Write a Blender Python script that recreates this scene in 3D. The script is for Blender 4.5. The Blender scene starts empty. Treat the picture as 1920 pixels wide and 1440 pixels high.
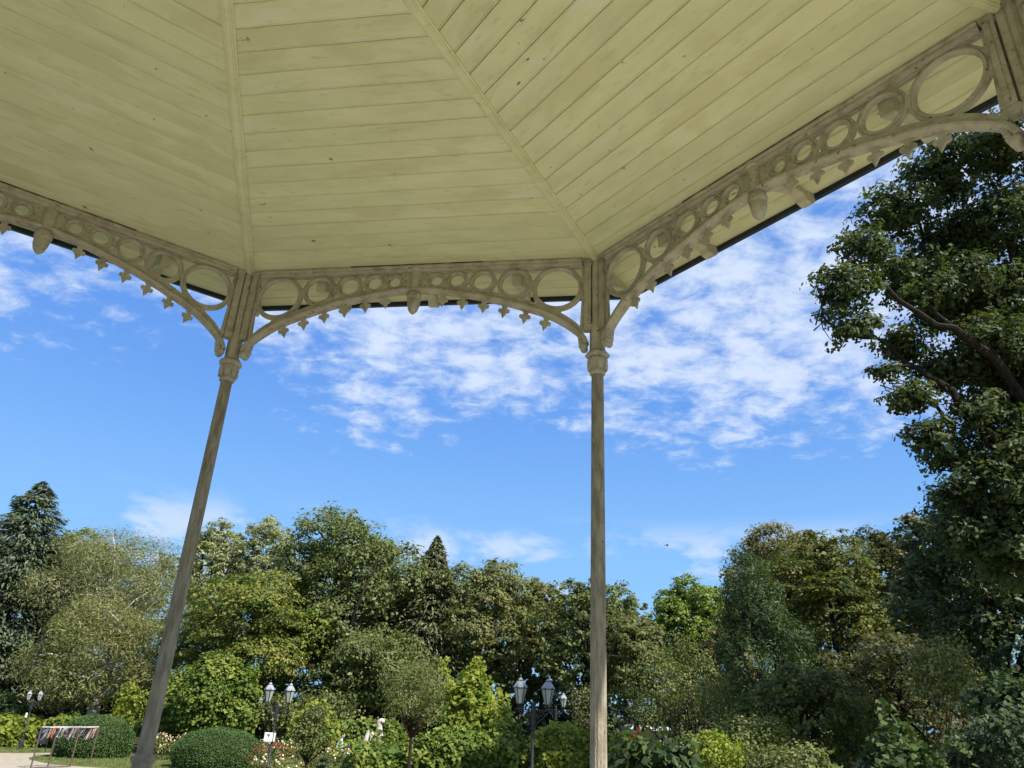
import bpy, bmesh, math, random
import numpy as np
from mathutils import Matrix, Vector

S = bpy.context.scene
COL = S.collection
rad = math.radians

# ------------------------------------------------------------------ camera
F_PX, PITCH, ROLL, EYE = 1373.0, 0.4142, 0.0486, 1.6
_fw = np.array([0, math.cos(PITCH), math.sin(PITCH)])
_r = np.array([1.0, 0, 0]); _u = np.cross(_r, _fw)
RGT = math.cos(ROLL)*_r + math.sin(ROLL)*_u
UPV = -math.sin(ROLL)*_r + math.cos(ROLL)*_u
cam = bpy.data.cameras.new('camera'); camo = bpy.data.objects.new('camera', cam); COL.objects.link(camo)
cam.sensor_width = 36; cam.lens = F_PX/1920*36; cam.clip_end = 3000; cam.clip_start = 0.05
M = Matrix([[RGT[i], UPV[i], -_fw[i], (0, 0, EYE)[i]] for i in range(3)] + [[0, 0, 0, 1]])
camo.matrix_world = M
S.camera = camo

# ------------------------------------------------------------------ light
SUN_EL = rad(47); SUN_AZ = math.atan2(0.75, -0.66)      # clockwise from +Y: right and behind the camera
sun = bpy.data.lights.new('sun', 'SUN'); suno = bpy.data.objects.new('sun', sun); COL.objects.link(suno)
sun.energy = 4.0; sun.angle = rad(0.53); sun.color = (1.0, 0.945, 0.86)
to_sun = Vector((math.sin(SUN_AZ)*math.cos(SUN_EL), math.cos(SUN_AZ)*math.cos(SUN_EL), math.sin(SUN_EL)))
suno.rotation_euler = (-to_sun).to_track_quat('-Z', 'Y').to_euler()
suno.location = to_sun*60

W = bpy.data.worlds.new('World'); S.world = W; W.use_nodes = True
def build_world():
    nt = W.node_tree; nt.nodes.clear(); N = nt.nodes.new; L = nt.links.new
    out = N('ShaderNodeOutputWorld'); bg = N('ShaderNodeBackground'); L(bg.outputs[0], out.inputs[0])
    bg.inputs[1].default_value = 0.085
    sky = N('ShaderNodeTexSky'); sky.sky_type = 'NISHITA'; sky.sun_disc = False
    sky.sun_elevation = SUN_EL; sky.sun_rotation = SUN_AZ; sky.altitude = 150
    sky.air_density = 1.0; sky.dust_density = 0.25; sky.ozone_density = 2.2
    hs = N('ShaderNodeHueSaturation'); hs.inputs['Saturation'].default_value = 1.15; hs.inputs['Value'].default_value = 1.0
    hs.inputs['Hue'].default_value = 0.505
    L(sky.outputs[0], hs.inputs['Color'])
    tc = N('ShaderNodeTexCoord'); sep = N('ShaderNodeSeparateXYZ'); L(tc.outputs['Generated'], sep.inputs[0])
    def math_(op, a, b=None, c=None):
        m = N('ShaderNodeMath'); m.operation = op
        for i, v in enumerate((a, b, c)):
            if v is None: continue
            if isinstance(v, (int, float)): m.inputs[i].default_value = v
            else: L(v, m.inputs[i])
        return m.outputs[0]
    def sstep(v, a, b):
        m = N('ShaderNodeMapRange'); m.interpolation_type = 'SMOOTHSTEP'
        m.inputs[1].default_value = a; m.inputs[2].default_value = b; L(v, m.inputs[0]); return m.outputs[0]
    zz = math_('ADD', math_('MAXIMUM', sep.outputs[2], 0.0), 0.22)
    px = math_('DIVIDE', sep.outputs[0], zz); py = math_('DIVIDE', sep.outputs[1], zz)
    cmb = N('ShaderNodeCombineXYZ'); L(px, cmb.inputs[0]); L(py, cmb.inputs[1])
    def noise(scale, detail, rough, off, dist=0.0, stretch=(1, 1, 1), rot=0):
        mp = N('ShaderNodeMapping'); mp.inputs['Location'].default_value = off; mp.inputs['Scale'].default_value = stretch
        mp.inputs['Rotation'].default_value = (0, 0, rot)
        L(cmb.outputs[0], mp.inputs[0])
        n = N('ShaderNodeTexNoise'); n.inputs['Scale'].default_value = scale; n.inputs['Detail'].default_value = detail
        n.inputs['Roughness'].default_value = rough; n.inputs['Distortion'].default_value = dist
        L(mp.outputs[0], n.inputs['Vector']); return n.outputs['Fac']
    # a high, broken altocumulus sheet ...
    dist = math_('SQRT', math_('ADD', math_('MULTIPLY', px, px), math_('MULTIPLY', py, py)))
    big = noise(1.6, 2, 0.5, (1.7, 3.3, 0))
    edge = math_('ADD', dist, math_('MULTIPLY', math_('SUBTRACT', big, 0.5), -1.5))
    sheet = sstep(edge, 2.08, 1.25)
    mid = noise(5.0, 3, 0.55, (0.4, 5.2, 0), 0.2)
    fine = noise(15.0, 6, 0.64, (1.3, 0.2, 0), 0.25, (0.88, 1.05, 1), 0.2)
    puff = math_('ADD', math_('MULTIPLY', fine, 0.62), math_('MULTIPLY', mid, 0.38))
    cov = math_('ADD', puff, math_('MULTIPLY', math_('SUBTRACT', sheet, 1.0), 0.30))
    m1 = math_('MULTIPLY', sstep(cov, 0.33, 0.60), 0.92)
    # ... and a few low wisps towards the horizon
    lowb = noise(3.2, 5, 0.6, (1.0, 0.5, 0), 0.2, (0.8, 0.6, 1))
    band = math_('MULTIPLY', sstep(dist, 2.10, 2.40), sstep(dist, 3.15, 2.75))
    m2 = math_('MULTIPLY', math_('MULTIPLY', sstep(lowb, 0.47, 0.62), band), 0.70)
    mask = math_('MAXIMUM', m1, m2)
    mask = math_('MULTIPLY', mask, sstep(sep.outputs[2], 0.02, 0.06))
    mix = N('ShaderNodeMix'); mix.data_type = 'RGBA'
    # the clear air pales to light blue towards the horizon
    low = N('ShaderNodeMix'); low.data_type = 'RGBA'; L(sstep(sep.outputs[2], 0.46, 0.08), low.inputs['Factor'])
    low.inputs['A'].default_value = (0.66, 1.80, 4.75, 1); low.inputs['B'].default_value = (1.45, 3.05, 5.2, 1)
    hz = N('ShaderNodeMix'); hz.data_type = 'RGBA'; L(math_('ADD', math_('MULTIPLY', sstep(sep.outputs[2], 0.60, 0.05), 0.30), 0.65), hz.inputs['Factor'])
    L(hs.outputs[0], hz.inputs['A']); L(low.outputs['Result'], hz.inputs['B'])
    L(mask, mix.inputs['Factor']); L(hz.outputs['Result'], mix.inputs['A'])
    mix.inputs['B'].default_value = (3.75, 4.3, 5.25, 1)
    L(mix.outputs['Result'], bg.inputs[0])
build_world()
S.view_settings.view_transform = 'Standard'; S.view_settings.look = 'None'
S.view_settings.exposure = 1.2; S.view_settings.gamma = 1.0
S.cycles.max_bounces = 5; S.cycles.diffuse_bounces = 4; S.cycles.glossy_bounces = 1; S.cycles.transmission_bounces = 2; S.cycles.caustics_reflective = False; S.cycles.caustics_refractive = False
S.cycles.transparent_max_bounces = 6; S.cycles.sample_clamp_indirect = 6.0; S.cycles.use_denoising = True

# ------------------------------------------------------------------ helpers
def ray(u, v):
    return _fw + RGT*(u-960)/F_PX - UPV*(v-720)/F_PX
def at(u, v, D):
    """world point seen at photo pixel (u, v), D metres ahead of the camera"""
    d = ray(u, v); d = d*(D/d[1]); return np.array([d[0], d[1], d[2]+EYE])
def proj(P):
    q = np.array(P, float) - np.array([0, 0, EYE]); d = q @ _fw
    return 960+F_PX*(q @ RGT)/d, 720-F_PX*(q @ UPV)/d, d
def zat(x, y, v):
    a, b = -30.0, 80.0
    for _ in range(40):
        m = (a+b)/2
        if proj((x, y, m))[1] > v: a = m
        else: b = m
    return a
def gz(x, y):
    return -1.02 + 0.0195*max(-45, min(40, x)) - 0.0125*max(-12, min(62, y))
def ground_px(u, v):
    d = ray(u, v); lo, hi = 2.0, 200.0
    for _ in range(50):
        m = (lo+hi)/2; p = d*(m/d[1])
        if p[2]+EYE > gz(p[0], p[1]): lo = m
        else: hi = m
    p = d*(lo/d[1]); return np.array([p[0], p[1], gz(p[0], p[1])])

def tag(o, label=None, cat=None, group=None, kind=None):
    if label: o['label'] = label
    if cat: o['category'] = cat
    if group: o['group'] = group
    if kind: o['kind'] = kind
    return o
def empty(name, loc=(0, 0, 0), rz=0):
    o = bpy.data.objects.new(name, None); COL.objects.link(o); o.location = loc; o.rotation_euler = (0, 0, rz)
    o.empty_display_size = 0.2
    return o
def link(name, me, parent=None, loc=None, rz=None):
    o = bpy.data.objects.new(name, me); COL.objects.link(o)
    if parent: o.parent = parent
    if loc is not None: o.location = loc
    if rz is not None: o.rotation_euler = (0, 0, rz)
    return o

class MB:
    def __init__(self): self.v = []; self.f = []; self.sm = []
    def add(self, vs, fs, smooth=False):
        b = len(self.v); self.v += [tuple(map(float, p)) for p in vs]
        self.f += [tuple(b+i for i in f) for f in fs]; self.sm += [smooth]*len(fs); return self
    def box(self, c, s, M=None):
        x, y, z = c; a, b, d = s[0]/2, s[1]/2, s[2]/2
        vs = [Vector((x+i*a, y+j*b, z+k*d)) for i in (-1, 1) for j in (-1, 1) for k in (-1, 1)]
        if M is not None: vs = [M @ p for p in vs]
        return self.add(vs, [(0, 1, 3, 2), (4, 6, 7, 5), (0, 4, 5, 1), (2, 3, 7, 6), (0, 2, 6, 4), (1, 5, 7, 3)])
    def lathe(self, prof, n=16, c=(0, 0, 0), M=None, smooth=True, rot=0.0, flute=0.0, closed=False):
        """revolve (r, z) pairs"""
        vs = []; fs = []
        for r, z in prof:
            for k in range(n):
                t = 2*math.pi*k/n+rot; rr = r*(1-flute) if (flute and k % 2) else r
                p = Vector((c[0]+rr*math.cos(t), c[1]+rr*math.sin(t), c[2]+z)); vs.append(M @ p if M is not None else p)
        m = len(prof)
        for j in range(m-1 if not closed else m):
            j2 = (j+1) % m
            for k in range(n):
                k2 = (k+1) % n; fs.append((j*n+k, j*n+k2, j2*n+k2, j2*n+k))
        if not closed:
            fs.append(tuple(range(n-1, -1, -1))); fs.append(tuple((m-1)*n+k for k in range(n)))
        return self.add(vs, fs, smooth)
    def tube(self, pts, rads, n=8, cap=True):
        pts = [np.array(p, float) for p in pts]; m = len(pts)
        if isinstance(rads, (int, float)): rads = [rads]*m
        vs = []; fs = []; ref = None
        for i, p in enumerate(pts):
            t = pts[min(i+1, m-1)]-pts[max(i-1, 0)]; t = t/(np.linalg.norm(t)+1e-9)
            if ref is None:
                ref = np.array([0, 0, 1.0]) if abs(t[2]) < 0.9 else np.array([1.0, 0, 0])
            a = ref - t*(ref @ t); a /= (np.linalg.norm(a)+1e-9); ref = a; b = np.cross(t, a)
            for k in range(n):
                w = 2*math.pi*k/n; vs.append(p + (a*math.cos(w)+b*math.sin(w))*rads[i])
        for i in range(m-1):
            for k in range(n):
                k2 = (k+1) % n; fs.append((i*n+k, i*n+k2, (i+1)*n+k2, (i+1)*n+k))
        if cap: fs.append(tuple(range(n-1, -1, -1))); fs.append(tuple((m-1)*n+k for k in range(n)))
        return self.add(vs, fs, True)
    def prism(self, poly, h0, h1, M=None):
        """extrude polygon [(x, z)] along y from h0 to h1"""
        n = len(poly)
        vs = [Vector((x, h0, z)) for x, z in poly] + [Vector((x, h1, z)) for x, z in poly]
        if M is not None: vs = [M @ p for p in vs]
        fs = [tuple(range(n)), tuple(range(2*n-1, n-1, -1))] + [(i, n+i, n+(i+1) % n, (i+1) % n) for i in range(n)]
        return self.add(vs, fs)
    def mesh(self, name, mat):
        me = bpy.data.meshes.new(name); me.from_pydata(self.v, [], self.f)
        bm = bmesh.new(); bm.from_mesh(me); bmesh.ops.recalc_face_normals(bm, faces=bm.faces); bm.to_mesh(me); bm.free()
        me.polygons.foreach_set('use_smooth', self.sm)
        if any(self.sm):
            try: me.set_sharp_from_angle(angle=rad(40))
            except Exception: pass
        if mat: me.materials.append(mat)
        return me
    def build(self, name, mat, parent=None, loc=None, rz=None):
        return link(name, self.mesh(name, mat), parent, loc, rz)

# ------------------------------------------------------------------ materials
def new_mat(name):
    m = bpy.data.materials.new(name); m.use_nodes = True; nt = m.node_tree; nt.nodes.clear()
    out = nt.nodes.new('ShaderNodeOutputMaterial'); return m, nt, out
def NN(nt, t, **kw):
    n = nt.nodes.new(t)
    for k, v in kw.items(): setattr(n, k, v)
    return n
def noise_mat(name, cols, scale=5.0, rough=0.7, detail=6, stretch=(1, 1, 1), bump=0.0, bscale=None, spec=0.3,
              objrand=0.0, spots=None, coord='Object', metallic=0.0, ramp=(0.35, 0.65), rrough=None):
    """colour from noise between cols; optional per-object value shift, specks (colour, scale, threshold), bump"""
    m, nt, out = new_mat(name); L = nt.links.new
    bs = NN(nt, 'ShaderNodeBsdfPrincipled'); L(bs.outputs[0], out.inputs[0])
    bs.inputs['Roughness'].default_value = rough; bs.inputs['Specular IOR Level'].default_value = spec
    bs.inputs['Metallic'].default_value = metallic
    tc = NN(nt, 'ShaderNodeTexCoord'); oi = NN(nt, 'ShaderNodeObjectInfo')
    mp = NN(nt, 'ShaderNodeMapping'); mp.inputs['Scale'].default_value = stretch
    va = NN(nt, 'ShaderNodeVectorMath', operation='ADD')
    sc = NN(nt, 'ShaderNodeVectorMath', operation='SCALE'); sc.inputs[0].default_value = (37.0, 91.0, 53.0)
    L(oi.outputs['Random'], sc.inputs['Scale'])
    L(tc.outputs[coord], va.inputs[0]); L(sc.outputs[0], va.inputs[1]); L(va.outputs[0], mp.inputs[0])
    n = NN(nt, 'ShaderNodeTexNoise'); n.inputs['Scale'].default_value = scale; n.inputs['Detail'].default_value = detail
    n.inputs['Roughness'].default_value = 0.6
    L(mp.outputs[0], n.inputs['Vector'])
    rp = NN(nt, 'ShaderNodeValToRGB'); L(n.outputs['Fac'], rp.inputs[0])
    el = rp.color_ramp.elements; el[0].position, el[1].position = ramp
    el[0].color = (*cols[0], 1); el[1].color = (*cols[-1], 1)
    for i, c in enumerate(cols[1:-1]):
        e = el.new(ramp[0]+(ramp[1]-ramp[0])*(i+1)/(len(cols)-1)); e.color = (*c, 1)
    col = rp.outputs[0]
    if objrand:
        mr = NN(nt, 'ShaderNodeMapRange'); mr.inputs[3].default_value = 1-objrand; mr.inputs[4].default_value = 1+objrand
        L(oi.outputs['Random'], mr.inputs[0])
        mx = NN(nt, 'ShaderNodeVectorMath', operation='SCALE'); L(col, mx.inputs[0]); L(mr.outputs[0], mx.inputs['Scale']); col = mx.outputs[0]
    for sp in (spots or []):
        c, ssc, th, amt = sp[:4]; st = sp[4] if len(sp) > 4 else (1, 1, 1)
        m2 = NN(nt, 'ShaderNodeMapping'); m2.inputs['Scale'].default_value = st; L(va.outputs[0], m2.inputs[0])
        n2 = NN(nt, 'ShaderNodeTexNoise'); n2.inputs['Scale'].default_value = ssc; n2.inputs['Detail'].default_value = 3
        L(m2.outputs[0], n2.inputs['Vector'])
        mr = NN(nt, 'ShaderNodeMapRange'); mr.inputs[1].default_value = th; mr.inputs[2].default_value = th+0.04; mr.inputs[4].default_value = amt
        L(n2.outputs['Fac'], mr.inputs[0])
        mx = NN(nt, 'ShaderNodeMix', data_type='RGBA'); L(mr.outputs[0], mx.inputs['Factor']); L(col, mx.inputs['A']); mx.inputs['B'].default_value = (*c, 1)
        col = mx.outputs['Result']
    L(col, bs.inputs['Base Color'])
    if bump:
        nb = NN(nt, 'ShaderNodeTexNoise'); nb.inputs['Scale'].default_value = bscale or scale*4; nb.inputs['Detail'].default_value = 4
        L(mp.outputs[0], nb.inputs['Vector'])
        b = NN(nt, 'ShaderNodeBump'); b.inputs['Strength'].default_value = bump; b.inputs['Distance'].default_value = 0.02
        L(nb.outputs['Fac'], b.inputs['Height']); L(b.outputs[0], bs.inputs['Normal'])
    return m
def leaf_mat(name, c0, c1, c2, trans=0.30, rough=0.55, spec=0.25, tcol=None):
    m, nt, out = new_mat(name); L = nt.links.new
    at_ = NN(nt, 'ShaderNodeAttribute', attribute_name='tint')
    rp = NN(nt, 'ShaderNodeValToRGB'); L(at_.outputs['Fac'], rp.inputs[0])
    el = rp.color_ramp.elements; el[0].position = 0.05; el[0].color = (*c0, 1); el[1].position = 0.95; el[1].color = (*c2, 1)
    e = el.new(0.5); e.color = (*c1, 1)
    bs = NN(nt, 'ShaderNodeBsdfPrincipled'); bs.inputs['Roughness'].default_value = rough; bs.inputs['Specular IOR Level'].default_value = spec
    L(rp.outputs[0], bs.inputs['Base Color'])
    tr = NN(nt, 'ShaderNodeBsdfTranslucent')
    g = NN(nt, 'ShaderNodeMix', data_type='RGBA', blend_type='MULTIPLY'); g.inputs['Factor'].default_value = 1.0
    L(rp.outputs[0], g.inputs['A']); g.inputs['B'].default_value = (*(tcol or (1.5, 1.6, 0.6)), 1); L(g.outputs['Result'], tr.inputs['Color'])
    mx = NN(nt, 'ShaderNodeMixShader'); mx.inputs[0].default_value = trans
    L(bs.outputs[0], mx.inputs[1]); L(tr.outputs[0], mx.inputs[2]); L(mx.outputs[0], out.inputs[0])
    return m
def flat_mat(name, c, rough=0.6, spec=0.3, metallic=0.0):
    return noise_mat(name, [tuple(x*0.85 for x in c), tuple(min(1, x*1.12) for x in c)], scale=8, rough=rough, spec=spec, metallic=metallic)

# ================================================================== THE BANDSTAND
R8 = 4.5; T8 = math.tan(math.pi/8); AP = R8*math.cos(math.pi/8)
CX, CY = -0.3619*R8, 0.4283*R8; A0 = 2.5885
Z_TOP, Z_APEX = 5.4277, 5.860
Y_EAVE, Z_SOFF, Z_FASC = AP*1.1788, 5.490, 5.4457
M_CEIL = noise_mat('cream_ceiling_paint', [(0.52, 0.525, 0.315), (0.575, 0.58, 0.355), (0.61, 0.615, 0.39)], scale=3.0, rough=0.62, detail=8,
                   stretch=(0.7, 2.2, 2.2), bump=0.12, bscale=16, objrand=0.030,
                   spots=[((0.49, 0.48, 0.27), 1.3, 0.58, 0.50, (0.8, 1.6, 1.6)), ((0.62, 0.62, 0.50), 2.6, 0.64, 0.40, (0.7, 1.6, 1.6)), ((0.43, 0.42, 0.24), 16, 0.64, 0.45, (0.4, 1.5, 1.5)),
                          ((0.10, 0.06, 0.03), 7.5, 0.722, 0.9, (1, 1.6, 1.6)), ((0.12, 0.08, 0.05), 34, 0.755, 0.8)])
M_IRON = noise_mat('grey_beige_iron_paint', [(0.24, 0.215, 0.160), (0.36, 0.330, 0.255), (0.42, 0.395, 0.315)], scale=9, rough=0.62, detail=9, bump=0.5, bscale=45,
                   spots=[((0.12, 0.085, 0.05), 26, 0.66, 0.8), ((0.16, 0.09, 0.05), 70, 0.70, 0.8), ((0.50, 0.48, 0.40), 15, 0.68, 0.6)], ramp=(0.3, 0.62))
M_COLUMN = noise_mat('weathered_column_paint', [(0.18, 0.155, 0.108), (0.26, 0.232, 0.168), (0.32, 0.292, 0.222)], scale=5, rough=0.75, detail=9, stretch=(4, 4, 1.0), bump=0.5, bscale=30,
                     spots=[((0.14, 0.11, 0.07), 7, 0.60, 0.45, (5, 5, 0.8)), ((0.04, 0.03, 0.02), 12, 0.69, 0.85, (5, 5, 1.6)), ((0.20, 0.10, 0.04), 5, 0.70, 0.8, (6, 6, 0.7))])
M_FASCIA = noise_mat('dark_blue_metal_edge', [(0.012, 0.018, 0.028), (0.022, 0.032, 0.05)], scale=6, rough=0.5, spec=0.4)
M_ROOF = noise_mat('slate_blue_metal_roof', [(0.05, 0.06, 0.075), (0.08, 0.09, 0.105)], scale=3, rough=0.5)
M_DECK = noise_mat('dark_roof_deck_wood', [(0.10, 0.075, 0.045), (0.15, 0.12, 0.07)], scale=4, stretch=(0.5, 4, 4), rough=0.8)
M_REDSEAM = noise_mat('oxide_red_primer', [(0.035, 0.012, 0.010), (0.10, 0.022, 0.018), (0.22, 0.19, 0.13)], scale=9, rough=0.8)
M_FLOOR = noise_mat('pale_floor_boards', [(0.50, 0.45, 0.35), (0.60, 0.54, 0.43)], scale=3, stretch=(4, 0.4, 1), rough=0.75, bump=0.1)  # floor out of view, tone raised to bounce light up to the ceiling
M_STONE = noise_mat('plinth_stone', [(0.34, 0.31, 0.26), (0.46, 0.43, 0.37)], scale=3, rough=0.85, bump=0.3)

bandstand = empty('bandstand', (CX, CY, 0))
tag(bandstand, 'octagonal bandstand with cream plank ceiling and pierced iron arches on slender columns', 'bandstand')

def ceil_z(y):
    return Z_TOP + (Z_APEX-Z_TOP)*(1-y/AP) if y <= AP else Z_TOP + (Z_SOFF-Z_TOP)*(y-AP)/(Y_EAVE-AP)

# planks: one mesh for each board position, shared by the eight bays
edges = [0.0]
dcos = AP/math.hypot(AP, Z_APEX-Z_TOP); PW = 0.0385*R8
ys_in = [AP]; d = 0.0335*R8
while AP-d*dcos > 0.10: ys_in.append(AP-d*dcos); d += PW
ys_in.append(0.02)
ys_out = [AP, AP+0.0225+PW]
while ys_out[-1]+PW < Y_EAVE-0.05: ys_out.append(ys_out[-1]+PW)
ys_out.append(Y_EAVE-0.012)
spans = [(ys_in[i+1], ys_in[i]) for i in range(len(ys_in)-1)] + [(ys_out[i], ys_out[i+1]) for i in range(len(ys_out)-1)]
def plank_mesh(y0, y1):
    prof = [(y0+0.0020, 0.010), (y0+0.0028, 0.004), (y0+0.0075, 0.0), (y1-0.017, 0.0), (y1-0.0150, 0.0035), (y1-0.0125, 0.0005), (y1-0.0045, 0.0008), (y1-0.0020, 0.010), (y1-0.0020, 0.020), (y0+0.0020, 0.020)]
    if y1-y0 < 0.06: prof = [(y0, 0.0), (y1, 0.0), (y1, 0.02), (y0, 0.02)]
    zf = lambda y, h: ceil_z(max(y, 1e-3) if y0 < AP-1e-6 else y) + h
    vs = []
    for sgn in (-1, 1):
        for y, h in prof: vs.append((sgn*max(y*T8-0.004, 0.002), y, zf(min(y, AP) if y0 < AP-1e-6 else max(y, AP), h)))
    n = len(prof)
    fs = [tuple(range(n)), tuple(range(2*n-1, n-1, -1))]+[(i, (i+1) % n, n+(i+1) % n, n+i) for i in range(n)]
    return MB().add(vs, fs).mesh('plank', M_CEIL)
plank_me = [plank_mesh(a, b) for a, b in spans]

# ---- the pierced iron frieze, in a bay's frame: x along the side, y outwards, z up
ARCH = [(0, 5.157), (0.235, 5.136), (0.431, 5.100), (0.688, 5.045), (0.892, 4.985), (1.067, 4.925), (1.22, 4.868), (1.36, 4.795), (1.497, 4.698), (1.575, 4.617), (1.607, 4.545)]
def catmull(P, k=5):
    P = [np.array(p, float) for p in P]; Q = [2*P[0]-P[1]]+P+[2*P[-1]-P[-2]]; o = []
    for i in range(1, len(Q)-2):
        for j in range(k):
            t = j/k; a, b, c, e = Q[i-1], Q[i], Q[i+1], Q[i+2]
            o.append(0.5*((2*b)+(-a+c)*t+(2*a-5*b+4*c-e)*t*t+(-a+3*b-3*c+e)*t**3))
    o.append(P[-1]); return o
ARCHC = catmull(ARCH)
def arch_z(s): return float(np.interp(abs(s), [p[0] for p in ARCHC], [p[1] for p in ARCHC]))
RINGS = [(0.204, 5.266, 0.060), (0.405, 5.262, 0.071), (0.653, 5.238, 0.092), (0.960, 5.200, 0.128), (1.360, 5.137, 0.200)]
HT, RIM = 5.366, 0.025
def gap_holes():
    H = []
    def arc(c, r, zlim, side, up, z0):
        s, z = c; pts = []
        for k in range(40):
            a = math.pi*k/39/1.0
            zz = z + r*math.sin(a-math.pi/2); ss = s+side*r*math.cos(a-math.pi/2)
            pts.append((ss, zz))
        return [p for p in pts if (z0 < p[1] < zlim if up else zlim < p[1] < z0)]
    items = RINGS
    for (s0, z0, r0), (s1, z1, r1) in zip(items[:-1], items[1:]):
        a, b = r0+RIM, r1+RIM; dx, dz = s1-s0, z1-z0; L = math.hypot(dx, dz)
        cs, cz = s0+dx*(a/(a+b)), z0+dz*(a/(a+b))
        pad = 0.012+0.03*r0
        lo = arc((s0, z0), a+0.012, HT-0.014, 1, True, cz+pad); hi = arc((s1, z1), b+0.012, HT-0.014, -1, True, cz+pad)
        lo = [p for p in lo if p[0] < cs-0.002]; hi = [p for p in hi if p[0] > cs+0.002]
        if len(lo) > 1 and len(hi) > 1: H.append(lo+hi[::-1])
        for_low = lambda p: p[1] > arch_z(p[0])+0.092
        lo = [p for p in arc((s0, z0), a+0.012, 4.0, 1, False, cz-pad) if p[0] < cs-0.002 and for_low(p)]
        hi = [p for p in arc((s1, z1), b+0.012, 4.0, -1, False, cz-pad) if p[0] > cs+0.002 and for_low(p)]
        if len(lo) > 1 and len(hi) > 1: H.append(lo[::-1]+hi)
    s1, z1, r1 = RINGS[-1]; b = r1+RIM
    top = [p for p in arc((s1, z1), b+0.012, HT-0.014, 1, True, z1+0.115)]
    H.append([(1.585, HT-0.014), (1.585, top[0][1]-0.01)]+[p for p in top if p[0] < 1.58])
    low = [p for p in arc((s1, z1), b+0.012, 4.0, 1, False, z1-0.10) if p[1] > arch_z(p[0])+0.105 and p[0] < 1.585]
    low = sorted(low, key=lambda p: p[0])
    bot = [(s, arch_z(s)+0.100) for s in np.linspace(1.57, low[0][0]+0.02, 8)]
    H.append(low+[(1.585, low[-1][1]-0.02)]+bot)
    s0, z0, r0 = RINGS[0]
    H.append([(0.085, HT-0.02), (0.118, HT-0.02), (0.098, HT-0.048)]); H.append([(0.085, 5.205), (0.118, 5.205), (0.094, 5.238)])
    return H
def poly_area(p): return 0.5*sum(p[i][0]*p[(i+1) % len(p)][1]-p[(i+1) % len(p)][0]*p[i][1] for i in range(len(p)))
def curve_plate(outer, holes, depth, bevel):
    cu = bpy.data.curves.new('plate', 'CURVE'); cu.dimensions = '2D'; cu.fill_mode = 'BOTH'; cu.extrude = depth; cu.bevel_depth = bevel; cu.bevel_resolution = 1
    for k, pl in enumerate([outer]+holes):
        sp = cu.splines.new('POLY'); sp.points.add(len(pl)-1); sp.use_cyclic_u = True
        a = poly_area(pl); pl = pl if (a > 0) == (k == 0) else pl[::-1]
        for i, (x, y) in enumerate(pl): sp.points[i].co = (x, y, 0, 1)
    ob = bpy.data.objects.new('plate_tmp', cu); COL.objects.link(ob)
    dg = bpy.context.evaluated_depsgraph_get(); dg.update()
    me = bpy.data.meshes.new_from_object(ob.evaluated_get(dg), depsgraph=dg)
    bpy.data.objects.remove(ob); bpy.data.curves.remove(cu)
    me.transform(Matrix.Rotation(math.pi/2, 4, 'X'))     # (x, y) -> (x, z)
    return me
half = [(p[0], p[1]+0.012) for p in ARCHC if p[0] < 1.60]
outer = [(-s, z) for s, z in half[::-1]]+half[1:]+[(1.60, HT), (-1.60, HT)]
holes = []
for s, z, r in RINGS:
    for g in (-1, 1): holes.append([(g*s+r*math.cos(t), z+r*math.sin(t)) for t in np.linspace(0, 2*math.pi, 40, endpoint=False)])
for h in gap_holes():
    holes.append(h); holes.append([(-a, b) for a, b in h])
frieze_me = curve_plate(outer, holes, 0.010, 0.004)
frieze_me.transform(Matrix.Translation((0, AP, 0))); frieze_me.materials.clear(); frieze_me.materials.append(M_IRON); frieze_me.name = 'frieze_panel'
def ring_mesh(s, z, r):
    Mx = Matrix.Translation((s, AP, z)) @ Matrix.Rotation(math.pi/2, 4, 'X')
    pr = [(r-0.006, -0.016), (r+0.004, -0.027), (r+0.015, -0.027), (r+RIM-0.002, -0.014), (r+RIM-0.002, 0.014), (r+0.015, 0.027), (r+0.004, 0.027), (r-0.006, 0.016)]
    return MB().lathe(pr, 36, M=Mx, closed=True).mesh('ring', M_IRON)
ring_me = [ring_mesh(g*s, z, r) for s, z, r in RINGS for g in (-1, 1)]
def sweep_xz(path, prof, closed=False):
    """sweep profile (n: normal offset, y) along a path in x-z"""
    vs = []; fs = []; m = len(prof); n = len(path)
    for i, p in enumerate(path):
        t = np.array(path[min(i+1, n-1)])-np.array(path[max(i-1, 0)]); t = t/np.linalg.norm(t); nn = np.array([-t[1], t[0]])
        for a, y in prof: vs.append((p[0]+nn[0]*a, AP+y, p[1]+nn[1]*a))
    for i in range(n-1):
        for k in range(m): fs.append((i*m+k, i*m+(k+1) % m, (i+1)*m+(k+1) % m, (i+1)*m+k))
    fs += [tuple(range(m)), tuple((n-1)*m+k for k in range(m-1, -1, -1))]
    return vs, fs
pth = [(-p[0], p[1]) for p in ARCHC[::-1]]+[tuple(p) for p in ARCHC[1:]]
pr_a = [(0.044, 0.020), (0.036, 0.042), (0.016, 0.052), (0.002, 0.048), (-0.008, 0.030), (-0.010, 0.0), (-0.008, -0.030), (0.002, -0.048), (0.016, -0.052), (0.036, -0.042), (0.044, -0.020)]
arch_me = MB().add(*sweep_xz(pth, pr_a), smooth=True).mesh('arch_rail', M_IRON)
pr_t = [(-0.020, 0.020), (-0.016, 0.040), (0.0, 0.046), (0.022, 0.046), (0.030, 0.058), (0.046, 0.058), (0.046, -0.058), (0.030, -0.058), (0.022, -0.046), (0.0, -0.046), (-0.016, -0.040), (-0.020, -0.020)]
rail_me = MB().add(*sweep_xz([(-1.585, HT+0.012), (0, HT+0.012), (1.585, HT+0.012)], pr_t)).mesh('top_rail', M_IRON)
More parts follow.
